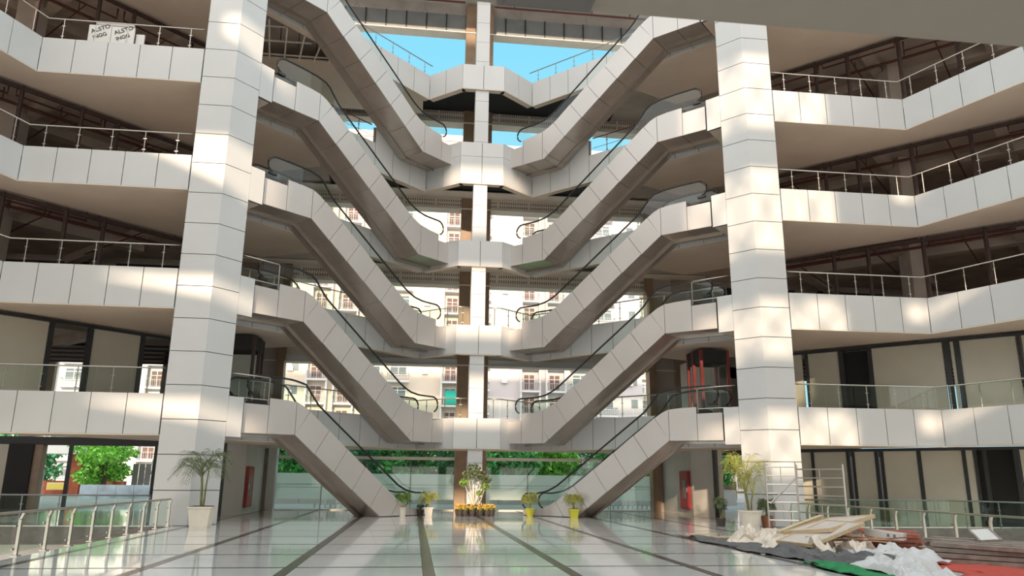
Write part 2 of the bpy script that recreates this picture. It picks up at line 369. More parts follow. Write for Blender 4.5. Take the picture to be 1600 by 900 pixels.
# ------------------------------------------------------------------ back of the building at y = 42
LB = [(7.68, 8.0), (12.2, 12.95), (16.72, 17.35), (22.1, 23.0), (28.1, 29.35)]
for k, (z0, z1) in enumerate(LB):
    lt = struct(MB().box((-13.2, 41.75, z0), (13.2, 42.3, z1)), trim_name(), 'white' if k == 0 else 'lintel' if k < 4 else 'ductgrey')
    MB().box((-13.2, 41.55, z0-0.06), (13.2, 42.35, z0)).build('drip_board', 'lintel', lt)
    MB().box((-13.2, 41.95, z1), (13.2, 42.3, (T[k+2]-0.4) if k < 4 else 30.2)).build('upper_wall', 'lintel' if k == 0 else 'roomwall', lt)
    if k == 4:
        for q in range(22):
            x = -13+q*1.22
            MB().box((x, 41.68, z0), (x+0.06, 41.75, z1)).build('duct_flange', 'black', lt)
    elif k > 0:
        MB().box((-13.2, 40.6, z1), (13.2, 42.3, z1+0.05)).build('ledge', 'lintel', lt)
        sb = MB()
        for r in range(2):
            zz = z0+(z1-z0)*(0.28+0.38*r)
            for q in range(200):
                if (q % 14) == 13: continue
                x = -13+q*0.129
                sb.box((x, 41.738, zz), (x+0.055, 41.75, zz+(z1-z0)*0.2))
        tag(sb.build('grille_slots', 'slot', lt), kind='stuff')
wb_ = struct(MB().box((-0.78, 41.6, 0), (-0.2, 42.2, 30)).box((-0.2, 41.75, 0), (0.66, 42.2, 30)).box((0.66, 41.6, 0), (0.9, 42.2, 30)), 'wall_back', 'brown')
for z in (2.6, 7.0, 11.6, 16.2, 20.6): pass
for s in (-1, 1):                                # brown corner piers and panelled shafts beside the back openings
    for k in range(0, 5):
        za = T[k] if k else 0
        zb = T[k+1]-0.42
        pr = struct(MB().box((min(s*9.95, s*10.35), 41.4, za), (max(s*9.95, s*10.35), 42.1, zb)), 'wall_back', 'core' if (k == 0 and s < 0) else 'brown')
        MB().box((min(s*10.35, s*11.5), 41.6, za), (max(s*10.35, s*11.5), 42.1, zb)).build('panel', 'roomwall', pr)
        MB().box((min(s*11.5, s*13.3), 41.5, za), (max(s*11.5, s*13.3), 42.1, zb)).build('panel', 'brown', pr)
# cream service walls behind the columns (ground and first floor)
for s in (-1, 1):
    for za, zb in ((0, 3.1), (4.4, 7.6)):
        pl = [(10.55, 41.5), (10.55, 37.0), (11.15, 35.8), (11.45, 35.95), (11.0, 37.1), (11.0, 41.5)]
        if za: pl = [(10.9, 39.0), (10.9, 37.6), (11.7, 36.8), (12.3, 37.2), (11.6, 39.0)]
        cw = struct(MB().prism([(s*x, y, za) for x, y in pl], (0, 0, zb-za)), 'wall_%s' % SIDE[s], 'core', fix=True)
        if not za:
            MB().rod((s*11.2, 35.72, 0), (s*11.2, 35.72, 3.1), 0.12).build('post', 'black', cw)
            MB().rod((s*11.5, 35.85, 0), (s*11.5, 35.85, 3.1), 0.22).build('post', 'board', cw)

# ------------------------------------------------------------------ shopfront walls of the wings (45 degree line |x| + y = 48.2)
def on_line(s, x): return Vector((s*x, 48.2-x, 0))
def shop_run(root, s, x0, x1, za, zb, m, name='panel', th=0.1, back=0.0):
    a, b = on_line(s, x0), on_line(s, x1); d = (b-a).normalized(); n = Vector((-s*0.7071, -0.7071, 0))
    return MB().obox((a+b)/2-n*(th/2+back)+Vector((0, 0, (za+zb)/2)), d, n, Vector((0, 0, 1)), ((b-a).length/2, th/2, (zb-za)/2)).build(name, m, root)
def shop_wall(s, za, zb, panels, posts, dark=()):
    root = struct(MB().obox(on_line(s, 19)+Vector((0, 0, zb-0.06)), Vector((s*.7071, -.7071, 0)), Vector((.7071, s*.7071, 0)), Vector((0, 0, 1)), (8.5, 0.1, 0.06)), 'wall_%s' % SIDE[s], 'black')
    for x0, x1 in panels: shop_run(root, s, x0, x1, za, zb-0.1, 'board')
    for x0, x1 in posts: shop_run(root, s, x0, x1, za, zb-0.1, 'black', 'post', 0.16, -0.05)
    for x0, x1 in dark: shop_run(root, s, x0, x1, za, zb-0.1, 'dark', 'dark_opening', 0.05, 0.6)
    return root
# first floor, right: boards, a dark doorway, black double posts
shop_wall(1, 4.4, 7.5, [(13.2, 14.8), (15.0, 15.95), (16.95, 18.9), (19.12, 19.2), (19.36, 20.75), (20.9, 24.0)],
          [(14.9, 15.0), (15.95, 16.1), (16.82, 16.95), (18.93, 19.08), (19.22, 19.36), (20.78, 20.84)], [(16.0, 17.0)])
shop_wall(1, 0, 3.05, [(14.2, 14.84), (14.93, 15.9), (16.15, 16.72), (16.98, 17.88), (18.0, 19.05), (19.15, 19.32), (20.45, 24)],
          [(14.84, 14.92), (15.92, 16.0), (16.07, 16.14), (16.74, 16.82), (16.88, 16.96), (17.9, 18.0), (19.06, 19.14), (19.34, 19.42), (19.56, 19.66), (20.3, 20.42)], [(19.3, 20.5)])
shop_wall(-1, 4.4, 7.5, [(12.4, 13.1), (14.6, 15.96), (17.12, 18.6), (18.6, 24)], [(13.1, 13.22), (14.46, 14.6), (15.96, 16.1), (17.0, 17.14)])
# unfinished levels: red-oxide posts and a top beam where the shopfronts will go
def frame_wall(s, k):
    za, zb = T[k]-0.06, B[k+1]-0.05
    a, b = on_line(s, 12.6), on_line(s, 24)
    up = Vector((0, 0, 1))
    root = struct(MB().rod(a+up*(zb-0.1), b+up*(zb-0.1), 0.1, 0.16), 'wall_%s' % SIDE[s], 'redoxide')
    for x in (13.5, 16.1, 17.15, 18.75, 20.4, 22):
        p = on_line(s, x); MB().rod(p+up*za, p+up*zb, 0.13).build('post', 'redoxide', root)
for k in (2, 3, 4):
    for s in (-1, 1): frame_wall(s, k)
# outer walls of the wings
for s in (-1, 1):
    for k in (2, 3, 4):
        za, zb = T[k]-0.06, T[k+1]-0.42
        rw = struct(MB().box((min(s*13.3, s*40), 41.9, za), (max(s*13.3, s*40), 42.2, zb)), 'wall_back', 'roomwall')
        for q in range(4):
            x = 15+q*5.6
            MB().box((min(s*x, s*(x+4.2)), 41.84, zb-1.9), (max(s*x, s*(x+4.2)), 41.9, zb-0.35)).build('dark_window', 'dark', rw)
            MB().box((min(s*x, s*(x+4.2)), 41.8, zb-1.0), (max(s*x, s*(x+4.2)), 41.84, zb-0.92)).build('transom', 'ductgrey', rw)
    for k in range(1, 5):
        za, zb = T[k]-0.06, T[k+1]-0.42
        struct(MB().box((min(s*39.7, s*40), 13.2, za), (max(s*39.7, s*40), 42, zb)), 'wall_%s' % SIDE[s], 'roomwall')
        # round concrete-grey structural column standing in the shop space
        for (x, y) in ((20.6, 33.0), (29.0, 27.0)):
            struct(MB().box((min(s*x, s*(x+0.9)), y, za), (max(s*x, s*(x+0.9)), y+0.9, zb)), 'wall_%s' % SIDE[s], 'concrete')
# first floor outer wall and louvred windows seen through the doorways on the left
for s in (-1, 1):
    fw = struct(MB().box((min(s*13.3, s*16.2), 41.9, 4.4), (max(s*13.3, s*16.2), 42.2, 8.0)).box((min(s*13.3, s*40), 41.9, 7.35), (max(s*13.3, s*40), 42.2, 8.6)), 'wall_back', 'roomwall')
    for x in (18.6, 21.5, 24.6, 27.4, 30.4, 33.4):
        MB().box((min(s*x, s*(x+0.7)), 41.9, 4.4), (max(s*x, s*(x+0.7)), 42.2, 7.4)).build('pier', 'brown', fw)
    for q in range(5):
        MB().box((min(s*16, s*38), 41.78, 7.3+0.22*q), (max(s*16, s*38), 41.88, 7.4+0.22*q)).build('louvre_slat', 'black', fw)
# ground floor left: wide opening to the street, dark shutter, black frame
gl = struct(MB().box((-40, 41.8, 3.1), (-12.4, 42.2, 3.5)), 'wall_back', 'black')
MB().box((-22.9, 41.5, 0), (-21.75, 42.1, 3.1)).build('dark_shutter', 'dark', gl)
MB().box((-21.75, 41.6, 0), (-21.35, 42.1, 3.1)).build('pier', 'brown', gl)
MB().box((-40, 41.5, 0), (-22.9, 42.1, 3.1)).build('panel', 'cream', gl)
MB().box((-20.22, 41.85, 0), (-20.06, 42.0, 3.1)).build('post', 'black', gl)
MB().box((-16.1, 41.85, 0), (-15.95, 42.0, 3.1)).build('post', 'black', gl)
gr_ = struct(MB().box((12.4, 41.8, 3.05), (40, 42.2, 3.5)), 'wall_back', 'black')
MB().box((15.6, 41.8, 0), (40, 42.1, 3.05)).build('panel', 'roomwall', gr_)

# ------------------------------------------------------------------ ground floor glass wall at the back
WN = 0
for x0, x1 in ((-9.95, -0.78), (0.9, 9.95)):
    WN += 1
    win = struct(MB().box((x0, 41.9, 2.58), (x1, 42.05, 2.74)).box((x0, 41.9, 0.0), (x1, 42.05, 0.05)), 'window_%d' % WN, 'lintel')
    n = 4; wd = (x1-x0)/n
    for q in range(n):
        a = x0+q*wd
        MB().box((a+0.012, 41.96, 0.05), (a+wd-0.012, 41.98, 2.58)).build('pane', 'glass_green', win)
        MB().box((a+0.012, 41.96, 2.74), (a+wd-0.012, 41.98, 3.05)).build('pane', 'glass_green', win)
        for z0, z1, m_ in ((0.55, 1.13, 'frosted'), (1.13, 1.15, 'frost_line'), (1.15, 1.27, 'frosted'), (1.27, 1.31, 'frost_line'), (1.31, 1.85, 'frosted')):
            MB().box((a+0.012, 41.94, z0), (a+wd-0.012, 41.95, z1)).build('frosted_film', m_, win)
        if q: MB().box((a-0.015, 41.93, 0.05), (a+0.015, 42.0, 2.58)).build('mullion', 'ductgrey', win)

# ------------------------------------------------------------------ roof over the back of the hall, slab over the camera
struct(MB().box((-40, 34.5, 30.2), (40, 43, 30.6)), 'ceiling', 'core')
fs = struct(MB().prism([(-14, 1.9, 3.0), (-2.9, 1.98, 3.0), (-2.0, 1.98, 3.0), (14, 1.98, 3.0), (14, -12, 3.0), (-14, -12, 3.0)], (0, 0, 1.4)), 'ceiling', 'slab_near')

# ------------------------------------------------------------------ unseen wall added behind the camera, its openings cut to shape the sun patches
FY0, FY1 = -12.4, -12.0
OPEN = []                                        # (polygon in x,z) openings of the added sun-masking wall
BANDS = [(12.1, 14.5), (16.6, 18.95), (20.95, 24.55), (26.4, 29.8)]
def fbox(x0, x1, z0, z1):
    struct(MB().box((x0, FY0, z0), (x1, FY1, z1)), 'wall_front', 'cream')
fbox(-26, 26, 4.4, 12.1); [fbox(x, x+1.0, -0.6, 4.4) for x in (-26, -19.5, -13, -6.5, 0, 6.5, 13, 19.5, 25)]; fbox(-26, 26, 29.8, 41)
for (a, b), (c, d) in zip(BANDS[:-1], BANDS[1:]): fbox(-26, 26, b, c)
for i, (z0, z1) in enumerate(BANDS):
    fbox(-26, -21.5 if i < 3 else -18.2, z0, z1); fbox(-16.2, -10.6, z0, z1); fbox(-6.4, 0.9, z0, z1); fbox(6.95, 9.6, z0, z1); fbox(12.6, 26, z0, z1)
    if i == 3: fbox(9.6, 12.6, z0, z1)
    else:
        zq = z1-0.75 if i < 2 else z1-1.2
        fbox(9.6, 12.6, z0, zq)
        struct(MB().box((10.45, FY0, zq), (10.6, FY1, z1)), 'wall_front', 'cream')
        struct(MB().prism([(10.6, FY0, zq), (12.6, FY0, zq), (12.6, FY0, z1)], (0, FY1-FY0, 0)), 'wall_front', 'cream')
    lo = {0: (14.35, 13.5), 1: (18.8, 18.0), 2: (24.3, 22.0), 3: (28.9, 27.9)}[i]
    x0 = -21.5 if i < 3 else -18.2
    struct(MB().prism([(x0, FY0, z0), (-16.2, FY0, z0), (-16.2, FY0, lo[1]), (x0, FY0, lo[0])], (0, FY1-FY0, 0)), 'wall_front', 'cream')
    # unseen bars added across the right-hand openings for their crossed shadows
    br = MB()
    for q in range(3):
        xa = 0.9+2.02*q
        br.rod((xa, -12.2, z0), (xa+2.02, -12.2, z1), 0.16); br.rod((xa, -12.2, z1), (xa+2.02, -12.2, z0), 0.16)
        br.rod((xa, -12.2, z0), (xa, -12.2, z1), 0.14)
    struct(br, trim_name(), 'black')
for s in (-1, 1):
    struct(MB().box((min(s*25, s*25.4), -12.4, -0.6), (max(s*25, s*25.4), 13.4, 24)), 'wall_%s' % SIDE[s], 'cream')
# ------------------------------------------------------------------ escalators
def clip(poly, a, b, c):                        # keep a*t + b*z <= c
    out = []
    for i in range(len(poly)):
        p, q = poly[i], poly[(i+1) % len(poly)]
        dp, dq = a*p[0]+b*p[1]-c, a*q[0]+b*q[1]-c
        if dp <= 0: out.append(p)
        if (dp < 0 < dq) or (dq < 0 < dp):
            k = dp/(dp-dq); out.append((p[0]+k*(q[0]-p[0]), p[1]+k*(q[1]-p[1])))
    return out
def dedupe(P):
    o = []
    for p in P:
        if not o or (abs(p[0]-o[-1][0])+abs(p[1]-o[-1][1])) > 1e-4: o.append(p)
    if len(o) > 1 and abs(o[0][0]-o[-1][0])+abs(o[0][1]-o[-1][1]) < 1e-4: o.pop()
    return o
WALLW = 1.66
def escalator(s, lo, hi):
    L, U = (0.0 if lo == 0 else NOSE_T[lo]-0.02), T[hi]+0.02
    up = 'ground floor' if lo == 0 else LV[lo]+' gallery'
    tx, ty = s*0.7071, -0.7071; wx, wy = s*0.7071, 0.7071
    A = (s*1.55, 37.55)
    def P(t, w_, z): return Vector((A[0]+tx*t+wx*w_, A[1]+ty*t+wy*w_, z))
    D = P(0, 1, 0)-P(0, 0, 0)
    root = thing('escalator', P(0 if lo else 1, 0.8, max(0, L-1.2)), '%s-hand metal-clad escalator from the %s up to the %s gallery' % (SIDE[s], up, LV[hi]), 'escalator', 'criss-cross escalators at the back of the atrium')
    sl = (U-0.27-(L+0.72))/(7.91-2.88); n_ = math.hypot(1, sl); cx, sx = 1/n_, sl/n_
    def inc(t): return L+0.72+(t-2.88)*sl
    top = [(0, L-.1), (.83, L-.1), (.83, L+.22), (1.5, L+.27), (2.08, L+.36), (2.5, L+.52), (2.88, L+.72), (7.91, U-.27), (8.25, U-.06), (8.6, U+.07), (9.1, U+.11), (9.87, U+.12), (9.87, U-.15), (10.98, U-.15)]
    bz0, bz1 = L-1.17, U-1.22; slb = (bz1-bz0)/(8.6-2.18)
    bot = [(10.98, U-1.26), (8.6, bz1), (2.18, bz0), (0, L-1.15)]
    if lo == 0:
        t0 = 2.18+(0-bz0)/slb
        top = [(.95, 0.02), (.95, .25), (1.5, .28), (2.08, .36), (2.5, .52), (2.88, .72)]+top[7:]
        bot = [(10.98, U-1.26), (8.6, bz1), (t0, 0.02)]
    prof = top+bot
    # inner truss body
    ins = [(t, z-0.03) for t, z in top]+[(t, z+0.04) for t, z in bot]
    MB().prism([P(t, 0.04, z) for t, z in ins], D*(WALLW-0.08)).build('truss_body', 'joint', root, fix=True)
    # side cladding panels
    regs = []
    def strip(a, b): return lambda q: clip(clip(q, -1, 0, -a), 1, 0, b)
    cuts = [8.6-1.03*q for q in range(0, 7)]     # where the seams leave the lower edge
    def perp(tb): zb = bz1+(tb-8.6)*slb; return cx, sx, cx*tb+sx*zb       # seam line  cx*t + sx*z = c
    base = [q for q in cuts if q > (2.35 if lo else 2.9)]
    main = clip(clip(prof, -1, 0, -2.08), 1, 0, 8.6)
    pieces = []
    if lo: pieces.append(strip(0, .83)(prof))
    pieces.append(strip(.83, 2.08)(prof))
    a, b, c = perp(base[-1]); pieces.append(clip(main, a, b, c))
    for hi_, lo_ in zip(base[:-1], base[1:]):
        a, b, c = perp(lo_); q = clip(main, -a, -b, -c); a, b, c = perp(hi_); pieces.append(clip(q, a, b, c))
    a, b, c = perp(base[0]); pieces.append(clip(main, -a, -b, -c))
    pieces += [strip(8.6, 9.87)(prof), strip(9.87, 10.98)(prof)]
    g = 0.012
    for pc in pieces:
        pc = dedupe(pc)
        if len(pc) < 3: continue
        mt = sum(p[0] for p in pc)/len(pc); mz = sum(p[1] for p in pc)/len(pc)
        pc = [(mt+(t-mt)*(1-g/max(0.1, abs(t-mt))) if abs(t-mt) > 0.05 else t, mz+(z-mz)*(1-g*0.5/max(0.1, abs(z-mz))) if abs(z-mz) > 0.05 else z) for t, z in pc]
        MB().prism([P(t, 0, z) for t, z in pc], D*0.03).build('side_panel', 'esc_panel', root, fix=True)
    for a_, b_ in ((0 if lo else 1.0, 2.08), (2.08, 8.6), (8.6, 10.98)):   # far side
        q = dedupe(strip(a_, b_)(prof)); MB().prism([P(t, WALLW-0.03, z) for t, z in q], D*0.03).build('far_side_panel', 'esc_panel', root, fix=True)
    # soffit: wide sheets, a raised rib and a narrow strip beyond it
    stops = ([0, 1.05, 2.18] if lo else [t0])+[q for q in cuts[::-1] if q > (2.3 if lo else t0+0.2)]+[9.8, 10.98]
    def bz(t): return bz0+(t-2.18)*(bz0-(L-1.15))/2.18 if t < 2.18 else (bz0+(t-2.18)*slb if t <= 8.6 else bz1+(t-8.6)*(U-1.26-bz1)/2.38)
    for a_, b_ in zip(stops[:-1], stops[1:]):
        a2, b2 = a_+.012, b_-.012
        for w0, w1, dz, nm in ((0.03, 1.16, 0.0, 'soffit_sheet'), (1.27, WALLW-0.03, 0.02, 'soffit_strip')):
            q = [P(a2, w0, bz(a_)+.03-dz), P(b2, w0, bz(b_)+.03-dz), P(b2, w1, bz(b_)+.03-dz), P(a2, w1, bz(a_)+.03-dz)]
            MB().prism(q, (0, 0, -0.03)).build(nm, 'soffit_steel', root, fix=True)
    rb = MB()
    for a_, b_ in zip(stops[:-1], stops[1:]): rb.rod(P(a_, 1.215, bz(a_)-.03), P(b_, 1.215, bz(b_)-.03), 0.08, 0.1)
    rb.build('soffit_rib', 'steel', root)
    # steps
    st = MB(); ns = 22
    for q in range(ns):
        t = 2.3+(7.95-2.3)*q/ns; z = L+0.12+(U-L-0.16)*q/ns
        st.prism([P(t, 0.32, z-0.15), P(t+0.3, 0.32, z-0.15), P(t+0.3, 0.32, z+0.03), P(t, 0.32, z+0.03)], D*1.0)
    tag(st.build('steps', 'ductgrey', root, fix=True), kind='stuff')
    # glass balustrades and handrails
    def rail_z(t):
        pts = [(0.3, L+1.0), (1.6, L+1.0), (2.2, L+1.1), (2.75, L+1.35), (7.4, inc(7.4)+0.66), (8.1, U+.82), (8.7, U+.94), (9.4, U+.97), (11, U+.97)]
        for (a, za), (b, zb) in zip(pts[:-1], pts[1:]):
            if a <= t <= b: return za+(zb-za)*(t-a)/(b-a)
        return U+.97
    for wv in (0.17, WALLW-0.17):
        path = [];  c0, c1, rr = 0.68+(0.45 if lo == 0 else 0), 10.42, 0.36
        for q in range(9):
            an = math.radians(250-160*q/8); path.append((c0+rr*math.cos(an), L+1.0-rr+rr*math.sin(an)))
        n2 = 40
        for q in range(1, n2):
            t = c0+(c1-c0)*q/n2; path.append((t, rail_z(t)))
        for q in range(9):
            an = math.radians(90-160*q/8); path.append((c1+rr*math.cos(an), U+.97-rr+rr*math.sin(an)))
        MB().tube([P(t, wv, z) for t, z in path], 0.04, 6).build('handrail', 'rubber', root, smooth=True)
        seams = [c0-rr+0.04, 2.3, 4.3, 6.3, 8.2, c1+rr-0.04]
        topz = lambda t: (rail_z(t)-0.04)
        def basez(t):
            for (a, za), (b, zb) in zip(top[:-1], top[1:]):
                if a <= t <= b and b > a: return za+(zb-za)*(t-a)/(b-a)-0.02
            return L+.25
        for a_, b_ in zip(seams[:-1], seams[1:]):
            up_, dn = [], []
            for q in range(9):
                t = a_+.006+(b_-a_-.012)*q/8
                zt = topz(t)
                if t < c0: zt = L+1.0-rr+math.sqrt(max(0, (rr-.03)**2-(t-c0)**2))
                if t > c1: zt = U+.97-rr+math.sqrt(max(0, (rr-.03)**2-(t-c1)**2))
                zb = min(basez(t), zt-0.05)
                if t > 9.87: zb = U+0.02
                if t > c1: zb = max(zb, U+.97-rr-math.sqrt(max(0, (rr-.03)**2-(t-c1)**2)))
                if t < c0: zb = max(L+.05, L+1.0-rr-math.sqrt(max(0, (rr-.03)**2-(t-c0)**2)))
                up_.append((t, zt)); dn.append((t, zb))
            MB().prism([P(t, wv-0.006, z) for t, z in dn+up_[::-1]], D*0.012).build('balustrade_glass', 'glass', root, fix=True)
        MB().rod(P(10.35, wv, U+.2), P(10.7, wv, U+.22), 0.12, 0.1).build('handrail_inlet', 'rubber', root)
    return root
for s in (-1, 1):
    for k in range(5): escalator(s, k, k+1)

# ------------------------------------------------------------------ railings
def railing(pts, zb, label, name='balustrade', h=0.9, spacing=1.19, glass=True, post='slim', off=0.0, inward=(0, 60), rm='steel', midrail=False, start=0.5, gm='glass'):
    root = thing(name, (pts[0][0], pts[0][1], zb), label, 'railing')
    hr = MB(); P = [Vector((x, y, zb)) for x, y in pts]
    hr.tube([p+Vector((0, 0, h)) for p in P], 0.028, 8)
    hr.build('handrail', rm, root, smooth=True)
    me = {}
    for a, b in zip(P[:-1], P[1:]):
        d = (b-a); L = d.length; d.normalize(); n = Vector((d.y, -d.x, 0)); cnt = max(1, round(L/spacing)); w_ = L/cnt
        for i in range(cnt+(1 if start == 0 else 0)):
            p = a+d*(w_*(i+start))
            key = (round(d.x, 3), round(d.y, 3))
            if key not in me:
                mb = MB(); up = Vector((0, 0, 1))
                if post == 'flat':               # twin flat bars with a bent head and clamps
                    for q in (-0.03, 0.03):
                        mb.rod(d*q, d*q+up*(h-0.14), 0.014, 0.055, up=n); mb.rod(d*q+up*(h-0.15), d*q+up*(h-0.01)-n*0.05, 0.014, 0.05, up=n)
                    for z in (0.14, h-0.28): mb.rod(d*(-0.09)+up*z+n*0.06, d*0.09+up*z+n*0.06, 0.03)
                    mb.obox(up*0.012, d, n, up, (0.1, 0.07, 0.012))
                else:
                    mb.tube([up*0.0, up*h], 0.02, 6)
                    for z in (0.16, h-0.3): mb.rod(d*(-0.06)+up*z, d*0.06+up*z, 0.025)
                o = mb.build('post', rm, root); 
                # re-seat: the mesh was written around the world origin
                for v_ in o.data.vertices: v_.co = v_.co+ORG[root]
                o.location = p-ORG[root]; me[key] = o
            else: share(me[key], root, p-ORG[root])
            if glass:
                q0 = p+d*0.09 if start == 0 else a+d*(w_*i+0.02); q1 = q0+d*(w_-(0.18 if start == 0 else 0.04))
                if (q1-a).length <= L+0.01:
                    mg = MB().obox((q0+q1)/2+n*0.05+Vector((0, 0, 0.06+(h-0.06+0.04)/2)), d, n, Vector((0, 0, 1)), ((q1-q0).length/2, 0.006, (h-0.06)/2))
                    mg.build('glass_pane', gm, root)
    if midrail: MB().tube([p+Vector((0, 0, h*0.45)) for p in P], 0.012, 6).build('mid_rail', rm, root)
    return root
for s in (-1, 1):
    pts = half(s, [(11.75, 28.32), (17.66, 28.32), (23.9, 13.4)])
    for k in range(1, 5):
        railing(pts, T[k], ('glass balustrade with steel handrail along the first gallery on the %s' if k == 1 else 'bare steel railing without glass along the %s gallery on the %%s' % LV[k]) % SIDE[s], glass=(k == 1))
    # rails on the angled edge behind the escalators and round the nose
    for k in (1, 2):
        railing(half(s, [(0.5, 37.35), (1.1, 37.35), (2.85, 38.85), (10.4, 31.3)]), NOSE_T[k], 'glass balustrade along the angled %s edge behind the %s escalator' % (LV[k], SIDE[s]), h=0.95, spacing=1.2)
    railing(half(s, [(2.75, 38.85), (10.4, 31.2)]), T[5], 'grey steel post-and-rail along the %s edge of the open fifth gallery' % SIDE[s], h=0.72, spacing=1.21, glass=False, rm='apt_rail')
    railing(half(s, [(5.7, 36.1), (10.4, 31.3)]), T[4], 'red-brown pipe guard on the %s fourth gallery edge' % SIDE[s], h=1.0, spacing=1.6, glass=False, rm='redpipe', midrail=True)
    # guard hoop closing the end of each landing
    for k in (1, 2):
        U = T[k]
        g0 = thing('landing_guard', (s*8.7, 30.4, U), 'bent steel tube guard beside the escalator landing on the %s %s gallery' % (LV[k], SIDE[s]), 'railing')
        def P2(t, z, w_=-0.02): return Vector((s*1.55+s*.7071*t+s*.7071*w_, 37.55-.7071*t+.7071*w_, z))
        MB().tube([P2(9.95, U-0.1), P2(9.95, U+0.86), P2(9.99, U+0.91), P2(11.6, U+0.91)], 0.025, 8).build('hoop', 'steel', g0, smooth=True)
        MB().tube([P2(9.95, U+0.05), P2(11.2, U+0.05)], 0.02, 6).build('bottom_tube', 'steel', g0)
    # ground floor: rails round the basement opening
    railing(half(s, [(11.0, 27.9), (11.0, 2.6)]), 0, 'glass balustrade with twin flat steel posts along the %s edge of the hall floor' % SIDE[s], h=0.88, spacing=1.25, post='flat', start=0, gm='glass_green')
    railing(half(s, [(11.8, 28.45), (17.7, 28.45), (23.5, 14.6)]), 0, 'glass balustrade on the far side of the %s basement opening' % SIDE[s], h=0.98, spacing=1.25, gm='glass_green', rm='ductgrey')
# ------------------------------------------------------------------ street level outside
struct(MB().box((-140, 42.3, -0.4), (140, 220, -0.06)), 'floor', 'pave')

def apartment(x0, bays, y, rows, z0, wallm, label, seed, depth=12, fh=3.15, bw=3.55, teal=None):
    rr = random.Random(seed)
    wd = bays*bw; H = rows*fh+1.2
    root = thing('apartment_building', (x0+wd/2, y, z0), label, 'building', 'apartment blocks behind the mall')
    MB().box((x0, y, -0.06), (x0+wd, y+depth, z0+H)).build('wall', wallm, root)
    MB().box((x0-0.2, y-0.2, z0+H), (x0+wd+0.2, y+depth, z0+H+0.9)).build('parapet', wallm, root)
    # shared pieces, written at the building's own origin
    o = ORG[root]
    def piece(name, mb, m): 
        ob = mb.build(name, m, root)
        for v_ in ob.data.vertices: v_.co = v_.co+o
        return ob
    def win_mesh(w_, h_, zb):
        mb = MB(); mb.box((-w_/2, -0.05, zb), (w_/2, 0.02, zb+h_)); return mb
    used = {}
    def put(key, name, mbf, m, loc):
        if key not in used:
            ob = piece(name, mbf(), m); ob.location = loc; used[key] = ob; return ob
        return share(used[key], root, loc)
    def sub(key, name, mbf, m, par):
        if key not in used:
            ob = piece(name, mbf(), m); ob.parent = par; used[key] = ob; ORG[ob] = ORG[par]; return ob
        return share(used[key], par, (0, 0, 0))
    def frame(w_, h_, zb):
        mb = MB(); t = 0.09
        for a in (-w_/2, 0, w_/2): mb.box((a-t/2, -0.12, zb), (a+t/2, -0.02, zb+h_))
        for z in (zb, zb+h_*0.72, zb+h_): mb.box((-w_/2, -0.12, z-t/2), (w_/2, -0.02, z+t/2))
        return mb
    def balc(w_):
        mb = MB(); mb.box((-w_/2, -1.15, -0.35), (w_/2, 0, -0.12)); return mb
    def rail(w_):
        mb = MB(); mb.box((-w_/2, -1.12, 0.85), (w_/2, -1.06, 0.93)).box((-w_/2, -1.12, 0.0), (w_/2, -1.06, 0.06))
        n = int(w_/0.27)
        for q in range(n+1): mb.box((-w_/2+q*w_/n-0.025, -1.11, 0), (-w_/2+q*w_/n+0.025, -1.07, 0.9))
        for s_ in (-1, 1):
            mb.box((s_*w_/2-0.04, -1.1, 0.85), (s_*w_/2+0.04, 0, 0.93))
        return mb
    for r in range(rows):
        for b in range(bays):
            cx_ = wd*0-wd/2+(b+0.5)*bw; z = r*fh+0.6
            kind = (b*2+seed) % 5
            if kind in (0, 2):
                q_ = put('bl1', 'balcony', lambda: balc(2.5), 'apt_white', (cx_, 0, z)); sub('br1', 'balcony_railing', lambda: rail(2.4), 'apt_rail', q_)
                q_ = put('d1', 'balcony_door', lambda: win_mesh(1.5, 2.15, 0), 'apt_door', (cx_-0.1, 0, z)); sub('f1', 'door_frame', lambda: frame(1.5, 2.15, 0), 'apt_white', q_)
                for q in (-1, 1): put('fin', 'side_fin', lambda: MB().box((-0.12, -0.9, -0.35), (0.12, 0, fh-0.35)), 'apt_white', (cx_+q*1.3, 0, z))
            elif kind in (1, 4):
                q_ = put('w2', 'window', lambda: win_mesh(2.2, 1.5, 0.75), 'apt_glass', (cx_, 0, z)); sub('wf2', 'window_frame', lambda: frame(2.2, 1.5, 0.75), 'white', q_)
                q_ = put('bl2', 'balcony', lambda: balc(2.9), 'apt_white', (cx_, 0, z)); sub('br2', 'balcony_railing', lambda: rail(2.8), 'apt_rail', q_)
            else:
                if rr.random() < 0.35: put('ac', 'air_conditioner', lambda: MB().box((-0.4, -0.35, 0.9), (0.4, 0, 1.5)), 'apt_white', (cx_, 0, z))
                if (b+seed) % 2: put('w3', 'window', lambda: win_mesh(0.9, 1.2, 1.0), 'apt_glass', (cx_+0.6, 0, z))
    if teal:
        MB().box((x0+teal[0], y-1.2, teal[1]), (x0+teal[0]+2.2, y-1.14, teal[1]+1.9)).build('awning', 'teal', root)
    return root
apartment(-21.5, 7, 104, 15, 1.2, 'apt_cream', 'cream apartment block with balconies seen left of the central column', 3, teal=(22.3, 11.2))
apartment(3.6, 7, 104.5, 15, 0.3, 'apt_lilac', 'pale apartment block with white framed windows right of the central column', 1)
apartment(-53.6, 9, 108, 15, 0, 'apt_white', 'white apartment block seen through the doorways on the far left', 2)
apartment(28.7, 7, 110, 16, 0, 'apt_cream', 'cream apartment block seen beyond the right escalators', 4)
apartment(-86, 9, 112, 15, 0, 'apt_lilac', 'distant apartment block at the left end of the street', 6)

